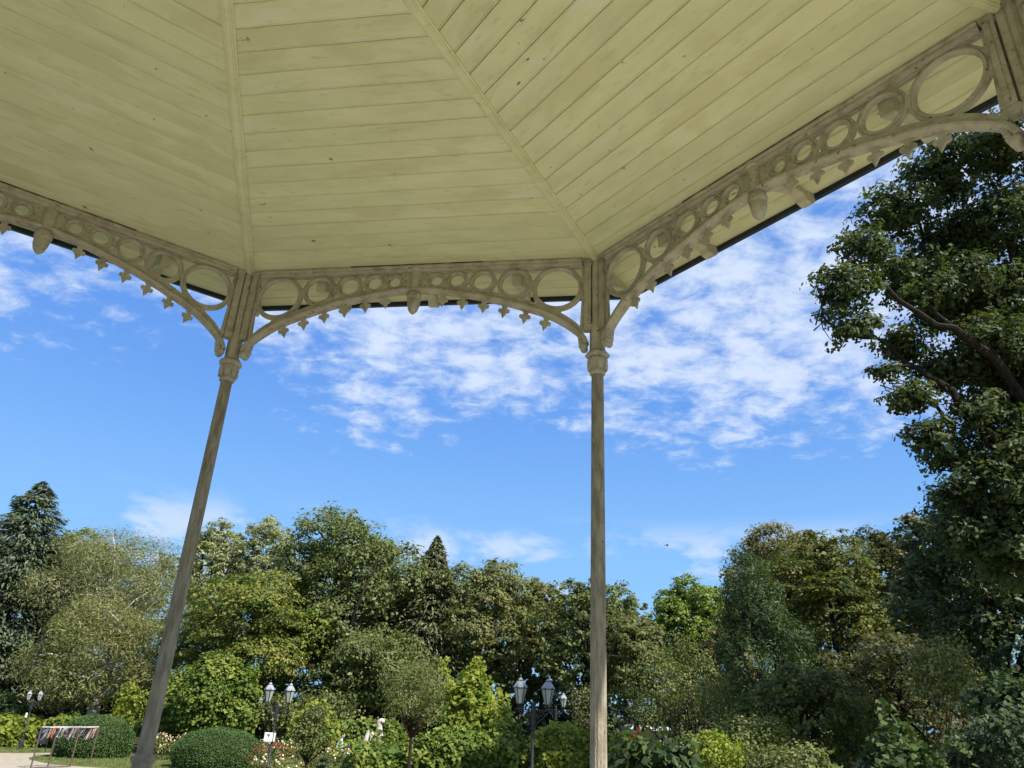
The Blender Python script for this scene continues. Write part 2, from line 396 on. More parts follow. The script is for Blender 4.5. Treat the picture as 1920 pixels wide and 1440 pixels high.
seam_me = MB().box((0, AP-0.056, Z_TOP-0.002), (1.30, 0.010, 0.009)).mesh('red_seam', M_REDSEAM)
fin2 = [(0.058, 0.010), (0.034, -0.004), (0.020, -0.018), (0.016, -0.034), (0.022, -0.044), (0.034, -0.040), (0.044, -0.048), (0.045, -0.062), (0.036, -0.072), (0.024, -0.070), (0.020, -0.078), (0.010, -0.098), (0, -0.118)]
fin2 = [(x*1.12, z*1.15) for x, z in fin2]
fin_poly = fin2+[(-x, z) for x, z in fin2[::-1][1:]]
fin_plate = curve_plate(fin_poly, [], 0.006, 0.003); fin_plate.materials.clear(); fin_plate.materials.append(M_IRON); fin_plate.name = 'finial'
FIN_S = [0.285, 0.480, 0.684, 0.880, 1.078, 1.270]
boss = MB().lathe([(0.066, 5.145), (0.066, 5.162), (0.054, 5.170), (0.054, 5.372), (0.066, 5.382), (0.068, 5.418)], 20, c=(0, AP, 0))
boss_me = boss.mesh('boss', M_IRON)
ac = MB()
ac.lathe([(0.030, 5.150), (0.060, 5.145), (0.076, 5.120), (0.079, 5.090), (0.076, 5.066), (0.069, 5.058)], 24, c=(0, AP, 0), flute=0.05)
ac.lathe([(0.066, 5.072), (0.068, 5.040), (0.064, 5.000), (0.050, 4.950), (0.030, 4.922), (0.012, 4.908), (0.003, 4.900)], 20, c=(0, AP, 0))
acorn_me = ac.mesh('acorn_pendant', M_IRON); acorn_me.transform(Matrix.Translation((0, AP, 5.155)) @ Matrix.Diagonal((0.90, 0.90, 0.96, 1)) @ Matrix.Translation((0, -AP, -5.155)))
vol_me = []
for g in (-1, 1):
    vo = MB()
    Mx = Matrix.Translation((g*1.604, AP, 4.520)) @ Matrix.Rotation(math.pi/2, 4, 'X')
    vo.lathe([(0.010, -0.056), (0.024, -0.052), (0.034, -0.040), (0.034, 0.040), (0.024, 0.052), (0.010, 0.056)], 14, M=Mx)
    for q in range(5):
        Mx = Matrix.Translation((g*(1.578-0.005*q), AP, 4.545+0.026*q)) @ Matrix.Rotation(math.pi/2, 4, 'X')
        vo.lathe([(0.008, -0.044), (0.021-0.002*q, -0.038), (0.021-0.002*q, 0.038), (0.008, 0.044)], 10, M=Mx)
    vol_me.append(vo.mesh('volute', M_IRON))
# eave corbel (rafter end) and fascia
cb = [(0.03, -0.004), (0.74, -0.004), (0.74, -0.050), (0.715, -0.090), (0.665, -0.105), (0.615, -0.094), (0.590, -0.062), (0.545, -0.045), (0.44, -0.055), (0.30, -0.100), (0.16, -0.165), (0.03, -0.205)]
M_CORB = noise_mat('faded_corbel_paint', [(0.36, 0.34, 0.23), (0.50, 0.47, 0.33)], scale=6, rough=0.7, bump=0.2)
corbel = MB(); ang = math.atan2(Z_SOFF-Z_TOP, Y_EAVE-AP)
corbel.prism([(x, z) for x, z in cb], -0.045, 0.045, M=Matrix.Translation((0, AP, Z_TOP)) @ Matrix.Rotation(math.pi/2, 4, 'Z') @ Matrix.Rotation(-ang, 4, 'Y'))
corbel_me = corbel.mesh('corbel', M_CORB)
we = Y_EAVE*T8
fa = MB()
fa.add([(-we, Y_EAVE-0.012, Z_FASC), (we, Y_EAVE-0.012, Z_FASC), (we+0.012, Y_EAVE+0.022, Z_FASC), (-we-0.012, Y_EAVE+0.022, Z_FASC),
        (-we, Y_EAVE-0.012, Z_FASC+0.12), (we, Y_EAVE-0.012, Z_FASC+0.12), (we+0.012, Y_EAVE+0.022, Z_FASC+0.12), (-we-0.012, Y_EAVE+0.022, Z_FASC+0.12)],
       [(0, 1, 2, 3), (4, 7, 6, 5), (0, 4, 5, 1), (1, 5, 6, 2), (2, 6, 7, 3), (3, 7, 4, 0)])
fascia_me = fa.mesh('fascia', M_FASCIA)
def sheet(ya, yb, dz, thick, mat, name):
    vs = []
    for dd in (dz, dz+thick):
        for y in (ya, yb): vs += [(-y*T8, y, ceil_z(y)+dd), (y*T8, y, ceil_z(y)+dd)]
    return vs, [(0, 1, 3, 2), (4, 6, 7, 5), (0, 2, 6, 4), (1, 5, 7, 3), (2, 3, 7, 6), (0, 4, 5, 1)]
dk = MB(); dk.add(*sheet(0.02, AP, 0.024, 0.03, M_DECK, '')); dk.add(*sheet(AP+0.0005, Y_EAVE-0.013, 0.024, 0.03, M_DECK, '')); deck_me = dk.mesh('ceiling_bay', M_DECK)
rf = MB(); rf.add(*sheet(0.02, AP, 0.075, 0.02, None, '')); rf.add(*sheet(AP+0.0005, Y_EAVE+0.02, 0.090, 0.012, None, '')); roof_me = rf.mesh('roof_sheet', M_ROOF)
rng = random.Random(4)
for i in range(8):
    rz = A0-(i+0.5)*math.pi/4-math.pi/2
    bay = link('ceiling_bay', deck_me, bandstand, (0, 0, 0), rz)
    for me in plank_me:
        link('plank', me, bay, (0, 0, rng.uniform(-0.0012, 0.0012)))
    link('roof_sheet', roof_me, bandstand, (0, 0, 0), rz)
    link('fascia', fascia_me, bandstand, (0, 0, 0), rz)
    fr = link('frieze_panel', frieze_me, bandstand, (0, 0, 0), rz)
    for me in ring_me: link('ring', me, fr)
    link('arch_rail', arch_me, fr); link('top_rail', rail_me, fr); link('red_seam', seam_me, fr)
    link('boss', boss_me, fr); link('acorn_pendant', acorn_me, fr); [link('volute', v_, fr) for v_ in vol_me]
    for s in FIN_S:
        for g in (-1, 1):
            sl = (arch_z(s+0.02)-arch_z(s-0.02))/0.04
            f = link('finial', fin_plate, fr, (g*s, AP, arch_z(s)-0.006)); f.rotation_euler = (0, -math.atan(sl)*g*0.55, 0)
    for s in (-0.97, 0.0, 0.97): link('corbel', corbel_me, bandstand, None, None).matrix_local = Matrix.Rotation(rz, 4, 'Z') @ Matrix.Translation((s, 0, 0))

# ---- hip ribs and columns, in a corner's frame: y outwards along the corner
def rib_mesh():
    pr = [(-0.043, 0.004), (-0.043, -0.011), (-0.029, -0.014), (-0.026, -0.024), (-0.016, -0.024), (-0.013, -0.030), (0.013, -0.030), (0.016, -0.024), (0.026, -0.024), (0.029, -0.014), (0.043, -0.011), (0.043, 0.004)]
    vs = []; n = len(pr)
    for y, z in ((0.05, Z_APEX), (R8-0.02, Z_TOP), (R8*1.1788-0.02, Z_SOFF)):
        for x, h in pr: vs.append((x, y, z+h))
    fs = []
    for j in range(2):
        for k in range(n): fs.append((j*n+k, j*n+(k+1) % n, (j+1)*n+(k+1) % n, (j+1)*n+k))
    fs += [tuple(range(n)), tuple(2*n+k for k in range(n-1, -1, -1))]
    return MB().add(vs, fs).mesh('hip_rib', M_CEIL)
rib_me = rib_mesh()
hipc = MB(); hang = math.atan2(Z_SOFF-Z_TOP, R8*0.1788)
hipc.prism([(x*1.06+0.03, z-0.028) for x, z in cb], -0.045, 0.045, M=Matrix.Translation((0, R8, Z_TOP)) @ Matrix.Rotation(math.pi/2, 4, 'Z') @ Matrix.Rotation(-hang, 4, 'Y'))
hip_me = hipc.mesh('corbel', M_CORB)
c0 = (0, 0, 0)
shaft_me = MB().lathe([(0.0600, 1.14), (0.0605, 1.20), (0.0590, 2.0), (0.0560, 3.0), (0.0520, 4.262)], 32, flute=0.075).mesh('column_shaft', M_COLUMN)
ped_me = MB().lathe([(0.20, 0.0), (0.20, 0.10), (0.15, 0.14), (0.12, 0.20), (0.10, 0.24), (0.088, 0.30), (0.073, 0.42), (0.072, 1.075), (0.080, 1.088), (0.090, 1.100), (0.092, 1.112), (0.088, 1.126), (0.070, 1.134), (0.063, 1.145)], 28).mesh('pedestal', M_COLUMN)
cp = MB()
cp.lathe([(0.056, 4.252), (0.067, 4.258), (0.070, 4.270), (0.067, 4.283), (0.057, 4.290)], 24)
cp.lathe([(0.060, 4.286), (0.066, 4.305), (0.083, 4.355), (0.092, 4.385), (0.084, 4.404), (0.080, 4.410)], 8, rot=math.pi/8, smooth=False)
for k in range(8):                                     # leaves around the bell
    a = k*math.pi/4; Mx = Matrix.Rotation(a, 4, 'Z')
    cp.prism([(-0.020, 4.300), (0.020, 4.300), (0.028, 4.350), (0.016, 4.392), (0, 4.404), (-0.016, 4.392), (-0.028, 4.350)], 0.062, 0.086, M=Mx @ Matrix.Translation((0, 0.0, 0)))
cp.lathe([(0.084, 4.408), (0.100, 4.420), (0.108, 4.430), (0.108, 4.446), (0.098, 4.452), (0.092, 4.466), (0.078, 4.478)], 8, rot=math.pi/8, smooth=False)
cap_me = cp.mesh('capital', M_IRON)
po = MB()
po.lathe([(0.068, 4.474), (0.068, 4.700), (0.060, 4.735), (0.056, 4.75), (0.056, Z_TOP-0.004)], 8, rot=math.pi/8, smooth=False)
for g in (-1, 1):
    th = math.atan2(-math.cos(rad(67.5)), g*math.sin(rad(67.5)))
    Mx = Matrix.Rotation(th, 4, 'Z')
    po.box((0.088, 0, 5.075), (0.062, 0.074, 0.655), Mx)
    po.box((0.098, 0, 5.075), (0.030, 0.088, 0.60), Mx)
    po.box((0.083, 0, 4.715), (0.072, 0.066, 0.060), Mx)
    po.box((0.090, 0, 5.405), (0.080, 0.096, 0.034), Mx)
    for q in (0.062, 0.105):
        po.lathe([(0.004, -0.028), (0.020, -0.020), (0.026, 0.0), (0.020, 0.016), (0.004, 0.022)], 10, M=Mx @ Matrix.Translation((q, 0, 5.398)) @ Matrix.Scale(1.2, 4, (0, 1, 0)))
    po.lathe([(0.004, -0.05), (0.022, -0.034), (0.026, 0.0), (0.018, 0.03), (0.004, 0.042)], 10, M=Mx @ Matrix.Translation((0.078, 0, 4.735)))
post_me = po.mesh('bracket_post', M_IRON)
for i in range(8):
    a = A0-i*math.pi/4; rz = a-math.pi/2
    link('hip_rib', rib_me, bandstand, (0, 0, 0), rz)
    link('corbel', hip_me, bandstand, (0, 0, 0), rz)
    col = empty('column', (R8*math.cos(a), R8*math.sin(a), 0), rz); col.parent = bandstand
    link('column_shaft', shaft_me, col); link('pedestal', ped_me, col); link('capital', cap_me, col); link('bracket_post', post_me, col)
MB().lathe([(0.02, Z_APEX-0.20), (0.05, Z_APEX-0.18), (0.10, Z_APEX-0.10), (0.28, Z_APEX-0.06), (0.30, Z_APEX-0.03), (0.30, Z_APEX+0.02)], 24).build('apex_boss', M_CEIL, bandstand)
fl = MB(); fl.lathe([(R8+0.75, -0.10), (R8+0.75, -0.004)], 8, rot=A0, smooth=False); fl.build('floor', M_FLOOR, bandstand)
pl = MB(); pl.lathe([(R8+0.60, -1.25), (R8+0.60, -0.104)], 8, rot=A0, smooth=False); pl.build('plinth', M_STONE, bandstand)

# ================================================================== GROUND
def ground():
    xs = sorted(set([-400, -200, -120, -80, -60, -45]+list(range(-40, 41, 5))+[45, 60, 80, 120, 200, 400]))
    ys = sorted(set([-400, -200, -100, -60, -30, -12]+list(range(-10, 63, 4))+[62, 80, 100, 140, 200, 400]))
    vs = [(x, y, gz(x, y)) for y in ys for x in xs]; n = len(xs)
    fs = [(j*n+i, j*n+i+1, (j+1)*n+i+1, (j+1)*n+i) for j in range(len(ys)-1) for i in range(n-1)]
    me = bpy.data.meshes.new('lawn'); me.from_pydata(vs, [], fs)
    me.materials.append(noise_mat('lawn_grass', [(0.050, 0.075, 0.018), (0.085, 0.115, 0.028), (0.13, 0.145, 0.045)], scale=2.2, rough=0.9, detail=10, bump=0.8, bscale=40, spec=0.15,
                                  spots=[((0.20, 0.17, 0.09), 1.1, 0.62, 0.7), ((0.035, 0.055, 0.014), 9, 0.6, 0.6)]))
    tag(link('lawn', me), kind='structure')
    gm = noise_mat('pale_gravel', [(0.27, 0.235, 0.18), (0.33, 0.29, 0.225), (0.39, 0.345, 0.275)], scale=3, rough=0.95, detail=12, bump=0.9, bscale=60, spec=0.1,
                   spots=[((0.25, 0.20, 0.13), 30, 0.62, 0.6), ((0.33, 0.27, 0.18), 0.8, 0.6, 0.5)])
    def patch(name, pts, dz=0.006):
        me = bpy.data.meshes.new(name); me.from_pydata([(p[0], p[1], gz(p[0], p[1])+dz) for p in pts], [], [tuple(range(len(pts)))])
        bm = bmesh.new(); bm.from_mesh(me); bmesh.ops.triangulate(bm, faces=bm.faces)
        bmesh.ops.subdivide_edges(bm, edges=bm.edges, cuts=3, use_grid_fill=True)
        for v in bm.verts: v.co.z = gz(v.co.x, v.co.y)+dz
        bmesh.ops.recalc_face_normals(bm, faces=bm.faces)
        if sum(f.normal.z for f in bm.faces) < 0: bmesh.ops.reverse_faces(bm, faces=bm.faces)
        bm.to_mesh(me); bm.free(); me.materials.append(gm); tag(link(name, me), kind='structure')
    px = [(-420, 1400), (-200, 1407), (0, 1412), (50, 1412.5), (106, 1411.5), (109, 1414.5), (66, 1418), (53, 1421), (56, 1425), (75, 1429), (95, 1433), (140, 1437), (190, 1440), (236, 1444), (300, 1462), (250, 1500), (-420, 1500)]
    patch('gravel_path', [ground_px(u, v) for u, v in px])
    ring = [(CX+6.0*math.cos(t), CY+6.0*math.sin(t)) for t in np.linspace(0, 2*math.pi, 48)]
    outr = [(CX+14.0*math.cos(t), CY+14.0*math.sin(t)) for t in np.linspace(2*math.pi, 0, 48)]  # out of view; widened so sunlit gravel bounces light onto the columns
    me = bpy.data.meshes.new('gravel_ring'); vs = [(x, y, gz(x, y)+0.010) for x, y in ring+outr[::-1]]
    me.from_pydata(vs, [], [(i, 48+i, 49+i, i+1) for i in range(47)]); me.materials.append(gm); me.flip_normals() if me.polygons[0].normal.z < 0 else None
    tag(link('bounce_gravel', me), kind='structure')
ground()

# ================================================================== FOLIAGE TOOLS
TPL = {
    'leaf': np.array([(0, -0.5, 0), (0.30, -0.05, 0.10), (0, 0.5, 0), (-0.30, -0.05, 0.10)]),
    'wide': np.array([(0, -0.5, 0), (0.44, -0.10, 0.10), (0, 0.5, -0.05), (-0.44, -0.10, 0.10)]),
    'long': np.array([(0, -0.5, 0), (0.13, 0.0, 0.04), (0, 0.5, -0.04), (-0.13, 0.0, 0.04)]),
    'ivy': np.array([(0, -0.42, 0), (0.36, -0.40, 0.08), (0.42, 0.0, 0.06), (0, 0.5, -0.08), (-0.42, 0.0, 0.06), (-0.36, -0.40, 0.08)]),
    'oak': np.array([(0, -0.5, 0), (0.24, -0.20, 0.05), (0.12, 0.0, 0.02), (0.30, 0.20, 0.06), (0, 0.5, -0.03), (-0.30, 0.20, 0.06), (-0.12, 0.0, 0.02), (-0.24, -0.20, 0.05)]),
}
def unit(a): return a/(np.linalg.norm(a, axis=1, keepdims=True)+1e-9)
def leaves(name, P, Nn, sz, tint, mat, parent=None, shape='leaf', seed=0, align=None, stuff=True):
    rg = np.random.default_rng(seed); n = len(P); T = TPL[shape]; m = len(T)
    Nn = unit(Nn)
    ref = rg.normal(size=(n, 3)) if align is None else align + rg.normal(size=(n, 3))*0.25
    t2 = unit(ref - Nn*np.sum(ref*Nn, 1, keepdims=True)); t1 = np.cross(t2, Nn)
    sz = np.broadcast_to(sz, (n,))[:, None, None]
    V = P[:, None, :] + sz*(T[None, :, 0, None]*t1[:, None, :] + T[None, :, 1, None]*t2[:, None, :] + T[None, :, 2, None]*Nn[:, None, :])
    me = bpy.data.meshes.new(name); me.vertices.add(n*m); me.vertices.foreach_set('co', V.astype(np.float32).ravel())
    me.loops.add(n*m); me.loops.foreach_set('vertex_index', np.arange(n*m, dtype=np.int32))
    me.polygons.add(n); me.polygons.foreach_set('loop_start', (np.arange(n)*m).astype(np.int32))
    me.update(calc_edges=True)
    a = me.attributes.new('tint', 'FLOAT', 'FACE'); a.data.foreach_set('value', np.clip(tint, 0, 1).astype(np.float32))
    me.materials.append(mat); o = link(name, me, parent)
    if stuff: o['kind'] = 'stuff'
    return o
def fib(n, rg):
    z = 1-2*(np.arange(n)+rg.random())/n; t = np.arange(n)*2.39996+rg.random()*6.28; r = np.sqrt(1-z*z)
    return np.stack([r*np.cos(t), r*np.sin(t), z], 1)
def clumps(rg, lobes, n, lo=0.70, hi=1.04, under=-0.45):
    """clump centres near the surface of the lobes (ellipsoids c, r) that lie outside every other lobe"""
    C = np.array([l[0] for l in lobes], float); Rr = np.array([l[1] for l in lobes], float)
    w = (Rr[:, 0]*Rr[:, 2]); w = w/w.sum(); out = []; nor = []
    while len(out) < n:
        k = rg.choice(len(lobes), p=w); d = rg.normal(size=3); d /= np.linalg.norm(d)
        if d[2] < under: continue
        if d[1] > 0.45 and rg.random() < 0.55: continue
        q = C[k]+d*Rr[k]*rg.uniform(lo, hi)
        e = (((q-C)/Rr)**2).sum(1); e[k] = 9
        if (e < 0.42).any() and rg.random() < 0.85: continue
        out.append(q); nor.append(d)
    return np.array(out), np.array(nor)
def foliage(rg, lobes, ncl, nleaf, clr, flat=0.55, up=0.55, outw=0.5, rnd=0.75, droop=0.0, tvar=0.28, lvar=0.18, lo=0.70, hi=1.04, under=-0.45):
    cc, dd = clumps(rg, lobes, ncl, lo, hi, under)
    k = np.repeat(np.arange(ncl), nleaf); n = len(k)
    g = rg.normal(size=(n, 3)); g = g/np.linalg.norm(g, axis=1, keepdims=True)*(rg.random((n, 1))**0.42)
    rr = (clr*rg.uniform(0.65, 1.35, ncl))[k][:, None]
    off = g*rr*np.array([1, 1, flat])
    if droop: off[:, 2] -= droop*rr[:, 0]*(np.hypot(off[:, 0], off[:, 1])/rr[:, 0])**1.5
    P = cc[k]+off
    Nn = dd[k]*outw+np.array([0, 0, up])+g*0.45+rg.normal(size=(n, 3))*rnd*0.6
    ct = rg.normal(0.5, tvar, ncl)
    return P, Nn, ct[k]+rg.normal(0, lvar, n), cc
def limb(mb, a, b, r0, r1, rg, bend=0.12, n=6, seg=6):
    a = np.array(a, float); b = np.array(b, float); L = np.linalg.norm(b-a); pts = []
    o = rg.normal(size=3)*L*bend; o[2] = abs(o[2])*0.6
    for i in range(seg+1):
        t = i/seg; pts.append(a+(b-a)*t+o*math.sin(math.pi*t)+rg.normal(size=3)*L*0.015*(0 < i < seg))
    mb.tube(pts, [r0+(r1-r0)*(i/seg) for i in range(seg+1)], n)
M_BARK = noise_mat('brown_bark', [(0.016, 0.013, 0.010), (0.042, 0.032, 0.023)], scale=6, stretch=(3, 3, 0.6), rough=0.95, bump=0.6, bscale=14, spec=0.1)
M_BIRCH = noise_mat('white_birch_bark', [(0.22, 0.19, 0.15), (0.50, 0.46, 0.40), (0.62, 0.58, 0.52)], scale=4, rough=0.85, stretch=(1, 1, 2.5), spots=[((0.04, 0.03, 0.025), 5, 0.62, 0.9)], spec=0.1)
LM = {
    'oak': leaf_mat('oak_leaf', (0.072, 0.096, 0.032), (0.122, 0.149, 0.052), (0.180, 0.199, 0.072)),
    'olive': leaf_mat('olive_leaf', (0.086, 0.101, 0.036), (0.142, 0.154, 0.056), (0.206, 0.206, 0.077)),
    'birch': leaf_mat('birch_leaf', (0.103, 0.115, 0.048), (0.166, 0.175, 0.074), (0.240, 0.240, 0.108)),
    'rust': leaf_mat('rusty_leaf', (0.089, 0.096, 0.031), (0.154, 0.139, 0.048), (0.234, 0.180, 0.067)),
    'yellow': leaf_mat('yellowing_leaf', (0.065, 0.098, 0.024), (0.125, 0.156, 0.032), (0.228, 0.218, 0.046)),
    'pale': leaf_mat('pale_ash_leaf', (0.156, 0.174, 0.084), (0.240, 0.258, 0.126), (0.336, 0.348, 0.180)),
    'bright': leaf_mat('bright_green_leaf', (0.077, 0.127, 0.022), (0.138, 0.198, 0.033), (0.220, 0.264, 0.050)),
    'ivy': leaf_mat('ivy_leaf', (0.056, 0.097, 0.017), (0.106, 0.157, 0.028), (0.216, 0.248, 0.045), rough=0.55, spec=0.2),
    'vine': leaf_mat('yellow_green_vine_leaf', (0.092, 0.138, 0.020), (0.173, 0.219, 0.029), (0.286, 0.296, 0.051), trans=0.4, rough=0.55, spec=0.2),
    'dark': leaf_mat('dark_green_leaf', (0.027, 0.046, 0.019), (0.049, 0.073, 0.030), (0.078, 0.105, 0.043), trans=0.22),
    'feather': leaf_mat('feathery_green_leaf', (0.031, 0.055, 0.020), (0.050, 0.082, 0.029), (0.074, 0.108, 0.038), trans=0.25),
    'spruce': leaf_mat('blue_spruce_needle', (0.048, 0.068, 0.038), (0.084, 0.110, 0.062), (0.126, 0.152, 0.090), trans=0.1),
    'spruce2': leaf_mat('green_spruce_needle', (0.072, 0.086, 0.038), (0.118, 0.130, 0.060), (0.162, 0.168, 0.082), trans=0.1),
    'box': leaf_mat('clipped_box_leaf', (0.033, 0.069, 0.018), (0.057, 0.107, 0.027), (0.092, 0.150, 0.040), trans=0.15),
    'nearoak': leaf_mat('near_oak_leaf', (0.036, 0.054, 0.022), (0.062, 0.084, 0.032), (0.108, 0.130, 0.050), trans=0.24, rough=0.6, spec=0.15),
    'lit': leaf_mat('sunlit_tone_leaf', (0.072, 0.084, 0.029), (0.168, 0.174, 0.060), (0.312, 0.300, 0.120)),  # sunlight on the leaf cluster is put into this pale colour
    'shrub': leaf_mat('shrub_leaf', (0.066, 0.090, 0.024), (0.120, 0.144, 0.041), (0.198, 0.204, 0.072)),
    'bigdark': leaf_mat('large_dark_leaf', (0.022, 0.042, 0.014), (0.040, 0.068, 0.020), (0.075, 0.105, 0.028), trans=0.25, rough=0.55, spec=0.2),
    'dimrust': leaf_mat('dim_russet_leaf', (0.048, 0.058, 0.022), (0.084, 0.086, 0.031), (0.132, 0.118, 0.043)),  # darker copy of the rusty leaf, right-hand trees' shade put into colour
    'dimyellow': leaf_mat('dim_yellow_green_leaf', (0.038, 0.055, 0.016), (0.078, 0.096, 0.024), (0.150, 0.150, 0.034)),  # darker copy of the yellowing leaf, shade put into colour likewise
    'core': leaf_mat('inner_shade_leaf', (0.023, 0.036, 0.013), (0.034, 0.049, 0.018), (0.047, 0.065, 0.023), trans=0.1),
}
TRI = [0]
def tree(name, label, u, vtop, hw, D, vbot, mat, seed, ls=0.28, dens=1.0, sub=8, bark=None, cat='tree', group='trees of the park wood', shape='leaf', asp=1.0,
         clr=None, flat=0.55, droop=0.0, up=0.55, lean=0.0, limbs=9, sparse=1.0, tvar=0.26, tr=None, cone=0.0, under=-0.85):
    """broadleaf tree: crown spans photo rows vtop..vbot, half-width hw px, at D metres"""
    rg = np.random.default_rng(seed); vm = (vtop+vbot)/2
    c = at(u, vm, D); x, y = c[0], D
    zt, zb = zat(x, y, vtop), zat(x, y, vbot); g = gz(x, y); zb = max(zb, g+0.3)
    dep = proj(c)[2]; w = 1.10*hw*dep/F_PX; h = (zt-zb)/2*1.05; cz = (zt+zb)/2
    root = empty(name, (x, y, g)); tag(root, label, cat, group)
    lobes = [((x, y, cz-0.10*h), (w*0.68, w*0.68*asp, h*0.80))]
    d = fib(sub*2, rg); d = d[d[:, 2] > -0.55]
    for q in d:
        k = rg.uniform(0.22, 0.46); tap = (1.0-cone*max(0, q[2]))*rg.uniform(0.82, 1.18)
        lobes.append(((x+q[0]*w*0.66*tap, y+q[1]*w*0.66*asp, cz+q[2]*h*(0.70+rg.uniform(-0.08, 0.05))), (w*k, w*k*asp, h*k*0.72)))
    clr = clr or max(0.30, w*0.145)
    area = 4*math.pi*((w*h)**0.5)**2*0.9
    nleaf = 34; ncl = int(min(1200, max(50, dens*area*4.2/(ls*ls*0.55)/nleaf)))
    P, Nn, tt, cc = foliage(rg, lobes, ncl, nleaf, clr, flat, up=up, droop=droop, tvar=tvar, under=under)
    # keep the crown's outline rows
    ok = (P[:, 2] < zt+0.15) & (P[:, 2] > g+0.05); P, Nn, tt = P[ok], Nn[ok], tt[ok]
    loc = np.array([x, y, g])
    o = leaves('crown', P-loc, Nn, ls*np.clip(rg.lognormal(-0.12, 0.32, len(P)), 0.4, 1.7), tt, LM[mat], root, shape, seed); TRI[0] += len(P)*(len(TPL[shape])-2)
    tr = tr or max(0.06, w*0.075)
    mb = MB(); top = np.array([x+lean*w, y, zb+(zt-zb)*0.62]); base = np.array([x, y, g-0.1])
    mid = (base+top)/2+rg.normal(size=3)*np.array([0.25, 0.25, 0])*tr*2
    mb.tube([base-loc, base+(mid-base)*0.5-loc, mid-loc, (mid+top)/2-loc, top-loc], [tr*1.35, tr*1.05, tr*0.9, tr*0.6, tr*0.3], 9)
    idx = rg.permutation(len(cc))[:limbs]
    for i in idx:
        e = cc[i]; t = rg.uniform(0.30, 0.95); a = base+(top-base)*max(t, min(0.95, (zb-g)/(top[2]-g+1e-6)*0.9))
        limb(mb, a-loc, e-loc, tr*0.42, tr*0.10, rg)
    mb.build('trunk', bark or M_BARK, root)
    return root
def conifer(name, label, u, vtop, hw, D, vbot, mat, seed, n=900, ls=0.4, group='trees of the park wood', pw=0.8):
    rg = np.random.default_rng(seed); c = at(u, (vtop+vbot)/2, D); x, y = c[0], D; zt, zb = zat(x, y, vtop), zat(x, y, vbot); g = gz(x, y)
    w = hw*proj(c)[2]/F_PX; root = empty(name, (x, y, g)); tag(root, label, 'tree', group); loc = np.array([x, y, g])
    P = []; Nn = []; tt = []; al = []; mb = MB()
    mb.tube([(0, 0, -0.1), (0, 0, (zt-g)*0.5), (0, 0, zt-g)], [w*0.09, w*0.06, 0.02], 8)
    for i in range(n):
        f = rg.random()**0.75; z = zb+(zt-zb)*(1-f); a = rg.uniform(0, 2*math.pi)
        if math.sin(a) > 0.55 and rg.random() < 0.5: continue
        r = w*(f**pw)*rg.uniform(0.72, 1.06)+0.08; tier = 0.5+0.5*math.sin(z*3.3+a*0.7)
        r *= 0.82+0.22*tier; t0 = rg.normal(0.5, 0.24)
        m = int(7+16*f)
        s = rg.uniform(0.25, 1, m)**0.8; sw = rg.normal(size=m)*0.13*r
        dr = -0.22*r*s**1.6+0.10*r*s
        pts = np.stack([np.cos(a)*r*s-np.sin(a)*sw, np.sin(a)*r*s+np.cos(a)*sw, dr+rg.normal(size=m)*0.06], 1)+np.array([0, 0, z-g])
        P.append(pts); Nn.append(np.stack([np.full(m, math.cos(a)*0.35), np.full(m, math.sin(a)*0.35), np.ones(m)], 1)+rg.normal(size=(m, 3))*0.45)
        al.append(np.tile([math.cos(a), math.sin(a), -0.3], (m, 1))); tt.append(np.full(m, t0)+rg.normal(size=m)*0.15)
        if i % 14 == 0: mb.tube([(0, 0, z-g), (math.cos(a)*r*0.8, math.sin(a)*r*0.8, z-g-0.1*r)], [w*0.018+0.01, 0.008], 5)
    P = np.concatenate(P); leaves('crown', P, np.concatenate(Nn), ls*rg.uniform(0.7, 1.3, len(P)), np.concatenate(tt), LM[mat], root, 'long', seed, np.concatenate(al)); TRI[0] += len(P)*2
    mb.build('trunk', M_BARK, root); return root
def bumpn(P, s, rg_off):
    q = P*s+rg_off; return (np.sin(q[:, 0]*1.7+q[:, 2]*0.6)+np.sin(q[:, 1]*2.1+q[:, 0]*0.9)+np.sin(q[:, 2]*2.4+q[:, 1]*1.3)+0.6*np.sin(q[:, 0]*4.1)*np.sin(q[:, 2]*3.7))/3.2
